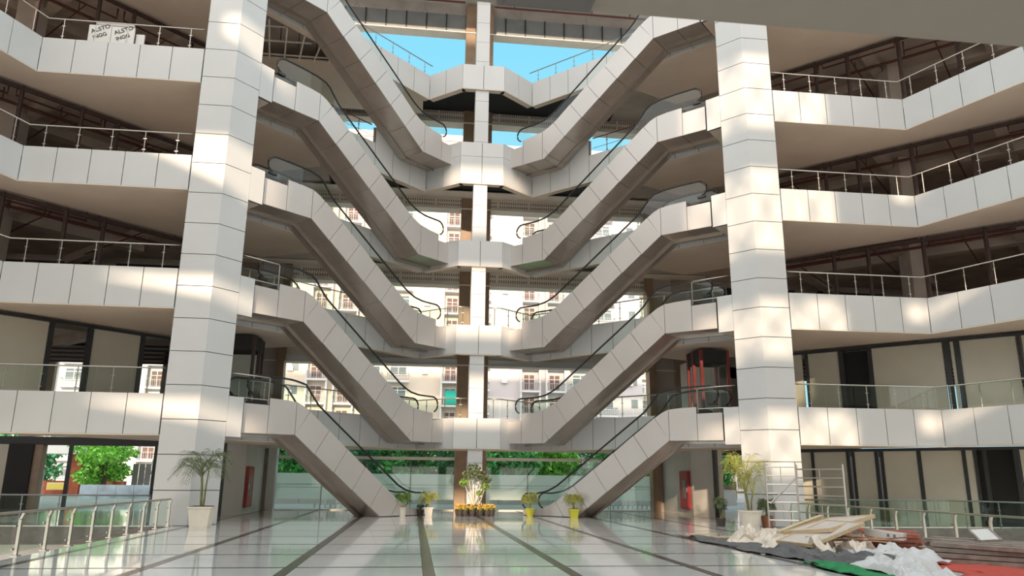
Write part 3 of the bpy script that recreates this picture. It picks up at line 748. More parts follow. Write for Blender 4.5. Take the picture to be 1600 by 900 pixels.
# trees along the street
def leaf_cloud(mb, c, rad, n, size, rr):
    for i in range(n):
        u = Vector((rr.gauss(0, 1), rr.gauss(0, 1), rr.gauss(0, 1))).normalized()
        p = Vector(c)+Vector((u.x*rad[0], u.y*rad[1], u.z*rad[2]))*(rr.random()**0.35)
        a = Vector((rr.uniform(-1, 1), rr.uniform(-1, 1), rr.uniform(-1, 1))).normalized()
        b = a.cross(Vector((rr.uniform(-1, 1), rr.uniform(-1, 1), rr.uniform(-1, 1)))).normalized()
        s_ = size*rr.uniform(0.6, 1.3)
        mb.add([p-a*s_, p+b*s_*0.45, p+a*s_, p-b*s_*0.45], [(0, 1, 2, 3)])
def tree(x, y, h, rad, m, label, seed, low=0.9, n=2600, size=0.22):
    rr = random.Random(seed)
    root = thing('street_tree', (x, y, -0.06), label, 'tree', 'trees along the street')
    tk = MB(); tk.tube([(x, y, -0.06), (x+0.1, y, h*0.35), (x-0.05, y+0.1, h*0.62)], [0.22, 0.16, 0.09], 8)
    for q in range(5):
        an = q*1.257+rr.random(); tk.tube([(x+0.05, y, h*0.35), (x+math.cos(an)*rad*0.6, y+math.sin(an)*rad*0.6, h*0.65)], [0.09, 0.03], 5)
    tk.build('trunk', 'bark', root)
    mb = MB()
    for q in range(16):
        an = rr.uniform(0, 6.28); rr2 = rr.uniform(0.1, 0.75)*rad; zz = rr.uniform(low+0.5, h*0.9)
        leaf_cloud(mb, (x+math.cos(an)*rr2, y+math.sin(an)*rr2, zz), (rad*0.45, rad*0.45, h*0.16), n//16, size, rr)
    mb.build('crown', m, root)
ORD = ['first', 'second', 'third', 'fourth', 'fifth', 'sixth', 'seventh', 'eighth']
ROW = [(-11.6, 'leaf_a', 0), (-7.4, 'leaf_c', 0), (-3.2, 'leaf_a', 0), (1.0, 'leaf_c', 1), (4.4, 'leaf_a', 1), (8.4, 'leaf_b', 1), (12.4, 'leaf_a', 1), (16.6, 'leaf_b', 2), (20.8, 'leaf_a', 2)]
cnt_ = [0, 0, 0]
for i_, (x, m, w_) in enumerate(ROW):
    cnt_[w_] += 1
    tree(x, 60+(i_ % 2)*1.2, 5.6 if m != 'leaf_b' else 4.7, 2.2, m, '%s tree, %s from the left of those %s' % ({'leaf_a': 'mid-green leafy', 'leaf_b': 'light green rounded', 'leaf_c': 'dark green dense'}[m], ORD[cnt_[w_]-1], ['behind the left glass wall', 'behind the right glass wall', 'beyond the right side doorway'][w_]), i_+1, low=0.4, n=3600)
for i_, (x, w_) in enumerate([(-13.5, 'at the left end of the hall glass'), (-6, 'behind the left glass pane'), (1.5, 'behind the central column'), (8.5, 'behind the right glass pane'), (16, 'at the right end of the hall glass')]):
    tree(x, 68, 6.2, 3.5, 'leaf_a', 'tall dark tree of the back row %s' % w_, 40+i_, low=0.2, n=5200, size=0.3)
for i_, (x, w_) in enumerate([(-21.5, 'right'), (-40, 'left')]):
    tree(x, 77, 7.2, 4.2, 'leaf_c', 'dark tree on the %s of the brick gate house' % w_, 50+i_, low=0.2, n=5200, size=0.3)
tree(-27.6, 66.8, 4.5, 2.6, 'leaf_b', 'bright green bushy tree in front of the red brick gate house', 77, low=0.7, n=4200, size=0.2)
# brick gate house with a white canopy and low walls on the left
gh = thing('gate_house', (-31, 72, -0.06), 'red brick gate house under a white flat canopy', 'building')
for x in (-32.0, -30.3, -29.3): MB().box((x-0.35, 72, -0.06), (x+0.5, 73, 3.6)).build('pillar', 'brick', gh)
MB().box((-34.4, 71.0, 3.4), (-28.9, 73.5, 4.3)).build('canopy', 'white', gh)
MB().box((-36.5, 72.6, -0.06), (-28, 73.2, 1.15)).build('low_wall', 'brick', gh)
sg = thing('yellow_sign', (-33.2, 71.8, -0.06), 'plain yellow board fixed on the low brick wall', 'sign')
MB().box((-33.9, 71.7, 0.45), (-32.5, 71.76, 0.95)).build('face', 'yellow_sign', sg); MB().box((-33.95, 71.76, 0.4), (-32.45, 71.82, 1.0)).build('frame', 'white', sg)
hd = thing('hoarding', (-25, 63, -0.06), 'blue and white printed hoarding below the bright green tree', 'fence')
for q in range(4): MB().box((-27.8+q*1.3, 63.0, -0.06), (-26.53+q*1.3, 63.06, 0.95)).build('sheet', 'blue_white', hd)
gt = thing('goal_frame', (-35, 69, -0.06), 'small grey tubular goal frame on the far left pavement', 'frame')
MB().tube([(-34.6, 69, -0.06), (-34.6, 69, 2.0), (-33.1, 69, 2.0), (-33.1, 69, -0.06)], 0.04, 6).build('tube', 'apt_rail', gt)
MB().tube([(-34.6, 69, 1.0), (-33.1, 69, 1.0)], 0.03, 6).build('crossbar', 'apt_rail', gt)
fe = thing('corrugated_fence', (-24.5, 69, -0.06), 'grey corrugated sheet fence right of the bright green tree', 'fence')
for q in range(9): MB().box((-26.2+q*0.5, 69, -0.06), (-25.75+q*0.5, 69.05, 2.6)).build('sheet', 'ductgrey', fe)
# picket fences and a white compound wall behind the glass
def picket(x0, x1, y, h, label, gap=0.30):
    f_ = thing('picket_fence', ((x0+x1)/2, y, -0.06), label, 'fence')
    n = int((x1-x0)/gap); me = None
    for q in range(n):
        x = x0+q*gap
        if me is None: me = MB().box((x, y, -0.06), (x+0.1, y+0.05, h)).build('picket', 'white', f_)
        else: share(me, f_, (q*gap, 0, 0))
    MB().box((x0, y+0.05, h*0.75), (x1, y+0.09, h*0.85)).build('rail', 'white', f_); MB().box((x0, y+0.05, 0.1), (x1, y+0.09, 0.18)).build('rail', 'white', f_)
picket(-8.6, -3.2, 47, 0.75, 'white picket fence behind the left glass wall'); picket(6.4, 12.5, 47, 0.75, 'white picket fence behind the right glass wall'); picket(12.9, 17, 48, 1.3, 'white picket fence beyond the right side opening')
cwl = thing('compound_wall', (0, 54, -0.06), 'low pale compound wall across the street behind the glass', 'wall')
for q in range(20): MB().box((-18+q*1.9, 54, -0.06), (-16.15+q*1.9, 54.2, 1.0)).build('panel', 'apt_white', cwl)

hg = thing('hedge', (0, 73, -0.06), 'long dark green hedge of tall shrubs behind the street trees', 'hedge')
mb = MB(); rr_h = random.Random(8)
for q in range(22): leaf_cloud(mb, (-24+q*2.3, 73+rr_h.uniform(-.5, .5), 2.6), (1.9, 1.0, 2.9), 560, 0.3, rr_h)
tag(mb.build('foliage', 'leaf_c', hg), kind='stuff')
MB().box((-25, 72.9, -0.06), (28, 73.1, 1.6)).build('stems', 'bark', hg)
# ------------------------------------------------------------------ plants
def lathe_pot(root, c, r0, r1, h, m, n=20, rim=True, square=False):
    mb = MB()
    if square:
        vs = []; x, y, z = c
        mb.add([(x-r0, y-r0, z), (x+r0, y-r0, z), (x+r0, y+r0, z), (x-r0, y+r0, z), (x-r1, y-r1, z+h), (x+r1, y-r1, z+h), (x+r1, y+r1, z+h), (x-r1, y+r1, z+h)], [(0,3,2,1), (4,5,6,7), (0,1,5,4), (1,2,6,5), (2,3,7,6), (3,0,4,7)])
        mb.box((x-r1-.02, y-r1-.02, z+h-0.05), (x+r1+.02, y+r1+.02, z+h))
    else:
        mb.lathe([(r0, 0), (r0*1.02, 0.02), (r1*0.96, h-0.07), (r1*1.05, h-0.06), (r1*1.06, h), (r1*0.9, h), (r1*0.88, h-0.05)], c, n)
    po_ = mb.build('pot', m, root)
    sb = MB(); k = r1*0.86
    if square: sb.box((c[0]-k, c[1]-k, c[2]+h-0.03), (c[0]+k, c[1]+k, c[2]+h+0.012))
    else: sb.lathe([(k, h-0.06), (k, h-0.02), (0.01, h-0.01)], c, n)
    sb.build('soil', 'soil', po_)
def frond(base, ang, L, rise, droop, leaf, width, nl, rr):
    """stalk that arches over, with paired narrow leaflets."""
    d = Vector((math.cos(ang), math.sin(ang), 0)); mb = MB(); pts = []
    for q in range(9):
        t = q/8; pts.append(Vector(base)+d*(L*(t*0.85))+Vector((0, 0, rise*math.sin(min(1, t*1.15)*math.pi*0.62)-droop*t**2.6)))
    mb.tube(pts, [0.014*(1-0.85*q/8)+0.002 for q in range(9)], 4)
    side = Vector((-d.y, d.x, 0))
    for q in range(nl):
        t = 0.22+0.78*q/nl; f = t*8; i = min(7, int(f)); p = pts[i].lerp(pts[i+1], f-i); tg = (pts[i+1]-pts[i]).normalized()
        ll = leaf*(0.45+0.9*math.sin(math.pi*min(1, 0.15+t*0.85)))*rr.uniform(0.85, 1.1)
        for s_ in (-1, 1):
            o = (side*s_*0.8+tg*0.75+Vector((0, 0, 0.16))).normalized(); e = p+o*ll+Vector((0, 0, -ll*0.30)); m_ = p+o*ll*0.5+Vector((0, 0, 0.0))
            wv = tg*width
            mb.add([p-wv*0.4, m_-wv, e, m_+wv], [(0, 1, 2, 3)])
    return mb
def palm(loc, label, potf, stems, fronds, L, rise, droop, leaf, width, lm, seed, z0, nl=16, stem_h=0.0, cat='plant', lean=0.1):
    rr = random.Random(seed); root = thing('potted_palm', loc, label, cat, 'potted plants in the hall'); potf(root)
    x, y, z = loc
    for q in range(stems):
        an = rr.uniform(0, 6.28); h = stem_h*rr.uniform(0.7, 1.1); top = Vector((x+math.cos(an)*lean*h, y+math.sin(an)*lean*h, z+z0+h))
        MB().tube([(x+math.cos(an)*0.05, y+math.sin(an)*0.05, z+z0-0.05), ((x+top.x)/2, (y+top.y)/2, z+z0+h*0.5), top], [0.035, 0.028, 0.018], 6).build('stem', 'stem', root)
        for f in range(fronds):
            a = f*2.399+rr.uniform(-.3, .3)+q
            hh = top.z-(h*0.25*rr.random() if h else 0)
            k = rr.uniform(0.75, 1.1)
            frond((top.x, top.y, hh), a, L*k, rise*rr.uniform(0.6, 1.15), droop*rr.uniform(0.7, 1.2), leaf, width, nl, rr).build('frond', lm, root)
    return root
palm((-9.75, 27.1, 0), 'tall dark areca palm in a square cream pot before the left column', lambda r: lathe_pot(r, (-9.75, 27.1, 0), 0.27, 0.36, 0.68, 'pot_white', square=True), 4, 5, 1.15, 0.62, 0.62, 0.36, 0.013, 'palm_dark', 5, 0.66, nl=15, stem_h=1.5, lean=0.14)
palm((9.25, 27.6, 0), 'tall yellow-green areca palm in a round white pot before the right column', lambda r: lathe_pot(r, (9.25, 27.6, 0), 0.30, 0.42, 0.62, 'pot_white'), 4, 4, 1.2, 1.35, 0.9, 0.36, 0.015, 'palm_gold', 9, 0.6, nl=16, stem_h=0.85, lean=0.22)
small = [((-3.37, 35.8, 0), 'small palm in a white pot at the foot of the left escalator', 'pot_white', 'palm'), ((-2.2, 36.0, 0), 'small palm in a white pot left of the flower ring', 'pot_white', 'palm_gold'),
         ((2.36, 35.6, 0), 'small palm in a yellow pot beside the right escalator newel', 'pot_yellow', 'palm_gold'), ((4.15, 34.5, 0), 'small palm in a yellow pot against the right escalator cladding', 'pot_yellow', 'palm_gold')]
for i_, (c, lb, pm, lm) in enumerate(small):
    palm(c, lb, lambda r, c=c, pm=pm: lathe_pot(r, c, 0.15, 0.2, 0.38, pm, n=14, square=(i_ % 2 == 1)), 2, 7, 0.55, 0.52, 0.30, 0.22, 0.018, lm, 20+i_, 0.36, nl=12, stem_h=0.15)
palm((-2.55, 36.35, 0), 'little bush in a dark pot behind the white potted palm', lambda r: lathe_pot(r, (-2.55, 36.35, 0), 0.12, 0.16, 0.25, 'pot_dark', n=12), 2, 5, 0.22, 0.22, 0.1, 0.12, 0.02, 'palm_dark', 31, 0.24, nl=7)
palm((8.5, 28.5, 0), 'thin bushy plant in a dark pot left of the big white pot', lambda r: lathe_pot(r, (8.5, 28.5, 0), 0.13, 0.17, 0.3, 'pot_dark', n=12), 3, 6, 0.35, 0.55, 0.15, 0.14, 0.016, 'palm_dark', 32, 0.28, nl=10, stem_h=0.25)
palm((9.95, 27.75, 0), 'spiky dracaena in a terracotta pot right of the big white pot', lambda r: lathe_pot(r, (9.95, 27.75, 0), 0.17, 0.22, 0.42, 'terracotta', n=14), 3, 8, 0.45, 0.42, 0.3, 0.16, 0.022, 'palm_dark', 33, 0.4, nl=10, stem_h=0.25)
# tall rubber tree with pale stems and the ring of little marigold pots round it
rt = thing('rubber_tree', (-0.1, 36.2, 0), 'tall rubber tree with pale twisting stems before the central column', 'plant')
rr_ = random.Random(4)
lathe_pot(rt, (-0.1, 36.2, 0), 0.25, 0.32, 0.5, 'pot_dark')
heads = [((-0.2, 36.2, 2.05), 0.36), ((0.1, 36.1, 1.75), 0.34), ((-0.6, 36.2, 1.45), 0.25), ((0.36, 36.15, 1.3), 0.22), ((0.42, 36.2, 1.62), 0.26), ((-0.42, 36.1, 1.8), 0.28), ((0.08, 36.0, 1.0), 0.13)]
for (hx, hy, hz), r_ in heads:
    MB().tube([(-0.1+rr_.uniform(-.1, .1), 36.2, 0.45), ((hx-0.1)/2+rr_.uniform(-.08, .08), hy, hz*0.55), (hx, hy, hz)], [0.03, 0.024, 0.014], 6).build('stem', 'trunk_pale', rt)
for (hx, hy, hz), r_ in heads:
    mb = MB(); leaf_cloud(mb, (hx, hy, hz), (r_, r_*0.8, r_*0.8), int(420*r_), 0.085, rr_); mb.build('foliage', 'palm_dark' if hz > 1.6 else 'palm', rt)
fp0 = None
for q in range(14):
    an = 2*math.pi*q/14; c = (-0.08+0.78*math.cos(an), 36.15+0.62*math.sin(an), 0)
    if q == 0:
        fp0 = thing('marigold_pot', c, 'small dark pot of yellow marigolds in the ring round the rubber tree', 'plant', 'ring of marigold pots')
        fpp = MB().lathe([(0.1, 0), (0.14, 0.24), (0.15, 0.26), (0.13, 0.26)], c, 12).build('pot', 'pot_dark', fp0)
        mb = MB(); leaf_cloud(mb, (c[0], c[1], c[2]+0.38), (0.15, 0.15, 0.14), 90, 0.06, rr_); fpf = mb.build('flowers', 'marigold', fp0)
        mb = MB(); leaf_cloud(mb, (c[0], c[1], c[2]+0.32), (0.13, 0.13, 0.1), 40, 0.06, rr_); fpl = mb.build('leaves', 'palm', fp0)
    else:
        o = fp0.copy(); COL.objects.link(o); o.location = c; ORG[o] = Vector(c)
        for ch in (fpp, fpf, fpl):
            k = ch.copy(); COL.objects.link(k); k.parent = o; ORG[k] = ORG[o]

# ------------------------------------------------------------------ fire hydrant cabinets, lift shafts
for s in (-1, 1):
    hc = thing('hydrant_cabinet', (s*10.5, 37.9, 0.3), 'tall red fire hydrant cabinet on the %s service wall' % SIDE[s], 'cabinet')
    xa, xb = s*10.43, s*10.54
    MB().box((min(xa, xb), 37.25, 0.28), (max(xa, xb), 38.5, 2.1)).build('body', 'red', hc)
    hd_ = MB().box((min(s*10.4, s*10.43), 37.3, 0.33), (max(s*10.4, s*10.43), 38.45, 2.05)).build('door', 'red', hc)
    MB().box((min(s*10.39, s*10.4), 37.6, 0.8), (max(s*10.39, s*10.4), 38.0, 1.65)).build('glass_panel', 'ductgrey', hd_)
    MB().box((min(s*10.37, s*10.4), 37.38, 1.1), (max(s*10.37, s*10.4), 37.44, 1.3)).build('handle', 'steel', hd_)
    for k in (1,):
        lf = thing('glass_lift', (s*10.5, 33.8, 4.4), 'glass lift shaft in dark red steel on the %s first gallery' % SIDE[s], 'lift')
        fr = MB()
        for (x, y) in ((9.75, 33.9), (9.85, 33.2), (11.1, 33.2), (11.1, 34.6), (9.75, 34.6)): fr.rod((s*x, y, 4.4), (s*x, y, 7.45), 0.13)
        fr.build('frame', 'redoxide' if s < 0 else 'lift_red', lf)
        MB().prism([(s*9.7, 33.9, 6.85), (s*9.8, 33.15, 6.85), (s*11.15, 33.15, 6.85), (s*11.15, 34.6, 6.85), (s*9.7, 34.6, 6.85)], (0, 0, 0.6)).build('head_box', 'dark', lf, fix=True)
        MB().box((min(s*9.86, s*11.05), 33.18, 4.45), (max(s*9.86, s*11.05), 33.2, 6.8)).build('door_glass', 'glass', lf)

# ------------------------------------------------------------------ sprinkler pipework on the unfinished levels
PN = 0
def pipes(s, k):
    z = B[k+1]+0.0 if k < 5 else 29.8
    zc = T[k+1]-0.9
    rr = random.Random(k*7+s)
    root = thing('sprinkler_pipe', (s*18, 34, zc), 'dark red sprinkler pipework under the ceiling of the %s %s level' % (SIDE[s], LV[k]), 'pipe')
    U = Vector((0, 0, 1))
    d = Vector((s*0.7071, -0.7071, 0)); n = Vector((s*0.7071, 0.7071, 0))
    for q in range(4):
        base = on_line(s, 13.5+q*2.6)+n*rr.uniform(0.9, 2.2)+U*(zc-0.25)
        L = 3.4
        MB().tube([base+U*0.5, base, base+d*L, base+d*L+U*0.5], 0.045, 6).build('branch', 'redpipe', root)
        MB().tube([base+d*L*0.4, base+d*L*0.4+n*6], 0.035, 6).build('cross_pipe', 'redpipe', root)
    a = on_line(s, 13)+n*3.0+U*(zc-0.1); MB().tube([a, a+d*14], 0.07, 6).build('main', 'redpipe', root)
    for q in range(6):
        p = a+d*(1+2.3*q); MB().tube([p, p+U*0.6], 0.02, 5).build('hanger', 'black', root)
for s in (-1, 1):
    for k in (2, 3, 4): pipes(s, k)
# pipes and hanging coils under the roof at the top of the hall
for i_, (x0, x1, z, y) in enumerate([(-13, -0.9, 29.75, 41.0), (0.9, 13, 29.6, 41.0), (-13, -2.5, 30.0, 40.3), (2.0, 13, 29.95, 40.3)]):
    pr = thing('roof_pipe', ((x0+x1)/2, y, z), '%s dark red pipe under the roof %s of the central column' % ('lower' if i_ < 2 else 'upper', 'left' if x0 < 0 else 'right'), 'pipe')
    MB().tube([(x0, y, z), (x1, y, z)], 0.06, 6).build('run', 'redpipe', pr)
    for q in range(5):
        x = x0+(x1-x0)*(q+0.5)/5; MB().tube([(x, y, z), (x, y, 30.2)], 0.03, 5).build('hanger', 'black', pr)
    if i_ < 2:
        for q in range(3):
            x = x0+(x1-x0)*(q+0.4)/3; MB().tube([(x, y, z), (x, y, z-0.7)]+[(x+0.14*math.sin(t*0.785), y, z-0.84+0.14*math.cos(t*0.785)) for t in range(9)], 0.018, 5).build('wire_coil', 'ductgrey', pr)
# bare ceiling grid hanging under the left fourth level
cg = thing('ceiling_grid', (-9.5, 34, 21.4), 'bare steel ceiling grid hanging above the left fourth gallery', 'frame')
for q in range(6): MB().rod((-11.0+q*0.72, 31.6+q*0.55, 21.95), (-11.6+q*0.72, 35.6, 21.95), 0.07).build('runner', 'lintel', cg)
for q in range(3): MB().rod((-11.2, 32.7+q*1.25, 21.97), (-9.6+q*1.0, 32.7+q*1.25, 21.97), 0.06).build('cross_tee', 'lintel', cg)
for q in range(4): MB().tube([(-10.9+q*0.8, 33.6+q*0.4, 21.95), (-10.9+q*0.8, 33.6+q*0.4, 22.9)], 0.02, 5).build('hanger', 'black', cg)

# ------------------------------------------------------------------ stack of protected boards on the left fourth gallery
def text_mesh(name, body, size, m, parent, mw, shear=0.0):
    c = bpy.data.curves.new(name, 'FONT'); c.body = body; c.size = size; c.extrude = 0.002; c.align_x = 'CENTER'; c.align_y = 'CENTER'; c.offset = 0.006; c.shear = shear
    t = bpy.data.objects.new(name, c); COL.objects.link(t)
    dg = bpy.context.evaluated_depsgraph_get(); dg.update(); me = bpy.data.meshes.new_from_object(t.evaluated_get(dg)); bpy.data.objects.remove(t)
    me.materials.clear(); me.materials.append(M[m]); me.transform(mw); o = bpy.data.objects.new(name, me); COL.objects.link(o)
    me.transform(Matrix.Translation(-ORG[parent])); o.parent = parent; ORG[o] = ORG[parent]; return o
bs = []
for i_, (x0, x1, y, zt, lb) in enumerate([(-16.6, -15.75, 29.3, 19.3, 'left printed white film-wrapped panel leaning on the left fourth gallery'), (-15.73, -14.85, 29.3, 19.28, 'right printed white film-wrapped panel leaning on the left fourth gallery'), (-14.83, -14.5, 29.45, 19.1, 'narrow white wrapped panel at the right end of the printed panels')]):
    r_ = thing('wrapped_panel', ((x0+x1)/2, y, T[4]-0.06), lb, 'panel')
    MB().box((x0, y, T[4]-0.06), (x1, y+0.08, zt)).build('sheet', 'film', r_)
    MB().box((x0, y-0.003, T[4]+0.42), (x1, y, T[4]+0.44)).build('print_line', 'ink', r_)
    if i_ < 2:
        for z, b, sz in ((19.14, 'ALSTO', 0.25), (18.83, 'INGG', 0.22)):
            mw = Matrix.Translation(((x0+x1)/2+0.02, y-0.004, z)) @ Matrix.Rotation(math.radians(90), 4, 'X') @ Matrix.Rotation(math.radians(24), 4, 'Z')
            text_mesh('print', b, sz, 'ink', r_, mw)
rl = thing('film_roll', (-15.6, 29.4, 19.35), 'roll of white foam laid on top of the printed panels', 'roll')
MB().tube([(-16.3, 29.36, 19.4), (-14.9, 29.36, 19.38)], 0.08, 8).build('roll', 'film', rl)

# ------------------------------------------------------------------ scaffold tower
U = Vector((0, 0, 1))
def ladder_frame(root, a, b, h, rungs, inner):
    a, b = Vector(a), Vector(b)
    for p in (a, b):
        MB().tube([p+U*0.12, p+U*h], 0.03, 8).build('upright', 'steel', root)
        MB().lathe([(0.05, 0.0), (0.07, 0.06), (0.05, 0.12)], p, 10).build('castor', 'redwood', root)
    for q in range(rungs):
        z = 0.35+(h-0.5)*q/(rungs-1); MB().tube([a+U*z, b+U*z], 0.022 if q % 2 else 0.028, 6).build('rung', 'steel', root)
    for (q0, q1) in inner:
        m_ = a.lerp(b, 0.5); MB().tube([m_+U*(0.35+(h-0.5)*q0/(rungs-1)), m_+U*(0.35+(h-0.5)*q1/(rungs-1))], 0.014, 6).build('strut', 'steel', root)
sc = thing('scaffold_tower', (9.9, 26.0, 0), 'steel scaffold of ladder frames standing before the right column', 'scaffold')
ladder_frame(sc, (9.25, 26.1, 0), (10.15, 25.7, 0), 2.28, 7, [(0, 2), (4, 6)])
ladder_frame(sc, (10.17, 25.65, 0), (10.85, 23.9, 0), 2.2, 7, [(0, 2), (3, 6)])
MB().tube([(9.3, 26.02, 0.9), (10.12, 25.72, 1.75)], 0.03, 8).build('diagonal_brace', 'steel', sc)

# ------------------------------------------------------------------ heap of boards and timber on the right
def plank(name, c, size, rot, m, label, group=None, edge=None, cat='board'):
    """size = length, width, thickness; rot = (yaw, pitch, roll) in degrees"""
    mw = Matrix.Rotation(math.radians(rot[0]), 3, 'Z') @ Matrix.Rotation(math.radians(rot[1]), 3, 'Y') @ Matrix.Rotation(math.radians(rot[2]), 3, 'X')
    ax, ay, az = mw @ Vector((1, 0, 0)), mw @ Vector((0, 1, 0)), mw @ Vector((0, 0, 1))
    if edge:
        root = thing(name, c, label, cat, group)
        MB().obox(c, ax, ay, az, (size[0]/2, size[1]/2, size[2]/2)).build('face_board', m, root)
        cv = Vector(c)
        for s_ in (-1, 1): MB().obox(cv+ay*s_*(size[1]/2+0.012), ax, ay, az, (size[0]/2+.02, 0.014, size[2]/2+0.012)).build('edge_lipping', edge, root)
        for s_ in (-1, 1): MB().obox(cv+ax*s_*(size[0]/2+0.012), ax, ay, az, (0.014, size[1]/2, size[2]/2+0.012)).build('edge_lipping', edge, root)
        return root
    o = MB().obox(c, ax, ay, az, (size[0]/2, size[1]/2, size[2]/2)).build(name, m, at=c)
    return tag(o, label, cat, group)
from mathutils import noise as mnoise
def quad_board(name, p0, p1, p2, th, m, label, group=None, edge=None, cat='board'):
    """board from three corners (p0 corner, p1 and p2 its neighbours)"""
    p0, p1, p2 = map(Vector, (p0, p1, p2)); ax = p1-p0; ay = p2-p0; la, lb = ax.length, ay.length; ax.normalize(); az = ax.cross(ay).normalized(); ay = az.cross(ax)
    if az.z < 0: az = -az
    c = p0+(p1-p0)/2+(p2-p0)/2
    root = thing(name, (c.x, c.y, 0), label, cat, group)
    MB().obox(c, ax, ay, az, (la/2, lb/2, th/2)).build('face_board', m, root)
    if edge:
        e = MB()
        for s_ in (-1, 1):
            MB().obox(c+ay*s_*(lb/2+0.015), ax, ay, az, (la/2+0.03, 0.018, th/2+0.02)).build('edge_lipping', edge, root)
            MB().obox(c+ax*s_*(la/2+0.015), ax, ay, az, (0.018, lb/2, th/2+0.02)).build('edge_lipping', edge, root)
    return root
quad_board('laminate_board', (6.14, 18.6, 0.43), (7.88, 19.6, 0.70), (6.72, 17.55, 0.55), 0.05, 'board_face', 'large grey board with pale edges lying tilted on top of the rubbish heap', edge='ply')
quad_board('laminate_board', (5.95, 17.1, 0.22), (7.45, 17.5, 0.66), (5.85, 18.2, 0.28), 0.04, 'board_face', 'second grey board with a pale edge sticking out under the large tilted board', edge='ply')
quad_board('timber_strip', (6.12, 18.75, 0.42), (7.9, 19.9, 0.76), (6.05, 18.87, 0.42), 0.07, 'ply', 'pale timber strip lying along the upper edge of the large tilted board')
quad_board('prop_block', (6.3, 17.9, 0.0), (6.3, 17.9, 0.4), (6.5, 17.8, 0.0), 0.3, 'ply', 'rough wooden block propping up the tilted board')
rd = random.Random(12)
def stick(name, a, b, w_, h, m, label, group):
    a, b = Vector(a), Vector(b); mb = MB().rod(a, b, w_, h); o = mb.build(name, m, at=(a+b)/2); return tag(o, label, 'plank', group)
# red-brown planks, in layers
for i in range(16):
    ly = i//4; q = i % 4
    a = (8.55+0.30*q+rd.uniform(-.1, .1), 19.2+0.5*q+rd.uniform(-.15, .15), 0.05+0.10*ly); b = (9.5+0.31*q+rd.uniform(-.05, .1), 18.4+0.5*q+rd.uniform(-.08, .08), 0.05+0.10*ly)
    stick('red_plank', a, b, 0.4, 0.085, 'redwood', 'red-brown plank, %s layer of the pile behind the tilted board, %s' % (['lowest', 'second', 'third', 'top'][ly], ['left', 'centre left', 'centre right', 'right'][q]), 'red-brown planks of the rubbish heap')
# weathered grey planks in front of the rail
for i in range(20):
    ly = i//5; q = i % 5
    x0 = 8.2+0.32*q+rd.uniform(-.06, .06); y0 = 16.1+0.42*q
    a = (x0+rd.uniform(-.25, .1), y0+rd.uniform(-.05, .05), 0.06+0.10*ly); b = (x0+1.25+rd.uniform(-.2, .15), y0-1.55+rd.uniform(-.1, .1), 0.06+0.095*ly)
    stick('grey_plank', a, b, 0.32, 0.08, 'greywood', 'weathered grey plank, %s layer of the flat pile, %s' % (['lowest', 'second', 'third', 'top'][ly], ['nearest the camera', 'second from the camera', 'middle one', 'second from the rail', 'nearest the rail'][q]), 'grey planks of the rubbish heap')
stick('long_plank', (7.75, 16.5, 0.16), (8.95, 15.15, 0.05), 0.22, 0.04, 'greywood', 'long grey plank lying lowest across the red carpet', 'grey planks of the rubbish heap')
bx = thing('white_carton', (8.6, 18.4, 0.1), 'flat white carton with two printed marks lying on the red-brown planks', 'box')
MB().rod((8.35, 18.75, 0.44), (8.95, 18.1, 0.36), 0.3, 0.16).build('carton', 'film', bx)
for q in (0.62, 0.78):
    p = Vector((8.35, 18.75, 0.44)).lerp(Vector((8.95, 18.1, 0.36)), q); d = Vector((0.6, -0.65, -0.08)).normalized(); n = Vector((-0.65, -0.6, 0)).normalized()
    MB().obox(p+n*0.152, d, n, d.cross(n), (0.03, 0.002, 0.035)).build('print_mark', 'ductgrey', bx)
wf = thing('window_frame', (10.0, 16.3, 0.3), 'small grey window frame with a pale pane propped on the grey planks', 'frame')
c = [Vector(p) for p in ((9.62, 16.75, 0.62), (10.12, 16.75, 0.64), (10.02, 16.25, 0.42), (9.5, 16.25, 0.40))]
for p, q in zip(c, c[1:]+c[:1]): MB().rod(p, q, 0.05).build('bar', 'greywood', wf)
MB().prism([p.lerp((c[0]+c[2])/2, 0.04) for p in c], (0, 0, 0.01)).build('pane', 'film', wf)

def sheet(name, corners, nx, ny, amp, seed, m, label, cat='cloth', freq=1.6, crumple=0.0, group=None):
    P = [Vector(p) for p in corners]; vs = []; so_ = Vector((seed*7.3, seed*3.1, 0))
    for j in range(ny+1):
        for i in range(nx+1):
            u, v = i/nx, j/ny
            p = (P[0]*(1-u)+P[1]*u)*(1-v)+(P[3]*(1-u)+P[2]*u)*v
            e = min(u, 1-u, v, 1-v); k = min(1, e*6)
            wob = Vector((mnoise.noise(p*0.9+so_*1.7), mnoise.noise(p*0.9-so_), 0))*0.35*(1 if e < 0.12 else 0.4)
            h = abs(mnoise.noise(p*freq+so_))*amp*1.4+abs(mnoise.noise(p*freq*2.7+so_))*amp*0.6
            if crumple: h += (1-abs(mnoise.noise(p*freq*1.5-so_)*2))*crumple*k
            vs.append(p+wob+Vector((0, 0, max(0.012, h*(0.25+0.75*k)+0.012))))
    fs = [(j*(nx+1)+i, j*(nx+1)+i+1, (j+1)*(nx+1)+i+1, (j+1)*(nx+1)+i) for j in range(ny) for i in range(nx)]
    mb = MB().add(vs, fs); ctr_ = sum(P, Vector((0, 0, 0)))/4
    o = mb.build(name, m, at=(ctr_.x, ctr_.y, 0), smooth=not crumple)
    md = o.modifiers.new('thickness', 'SOLIDIFY'); md.thickness = 0.008
    return tag(o, label, cat, group)
sheet('red_carpet', [(6.9, 13.0, 0), (10.6, 13.2, 0), (10.4, 16.2, 0), (8.0, 17.4, 0)], 24, 20, 0.03, 3, 'cloth_red', 'red carpet lying flat under the grey planks at the right', 'carpet', freq=1.0)
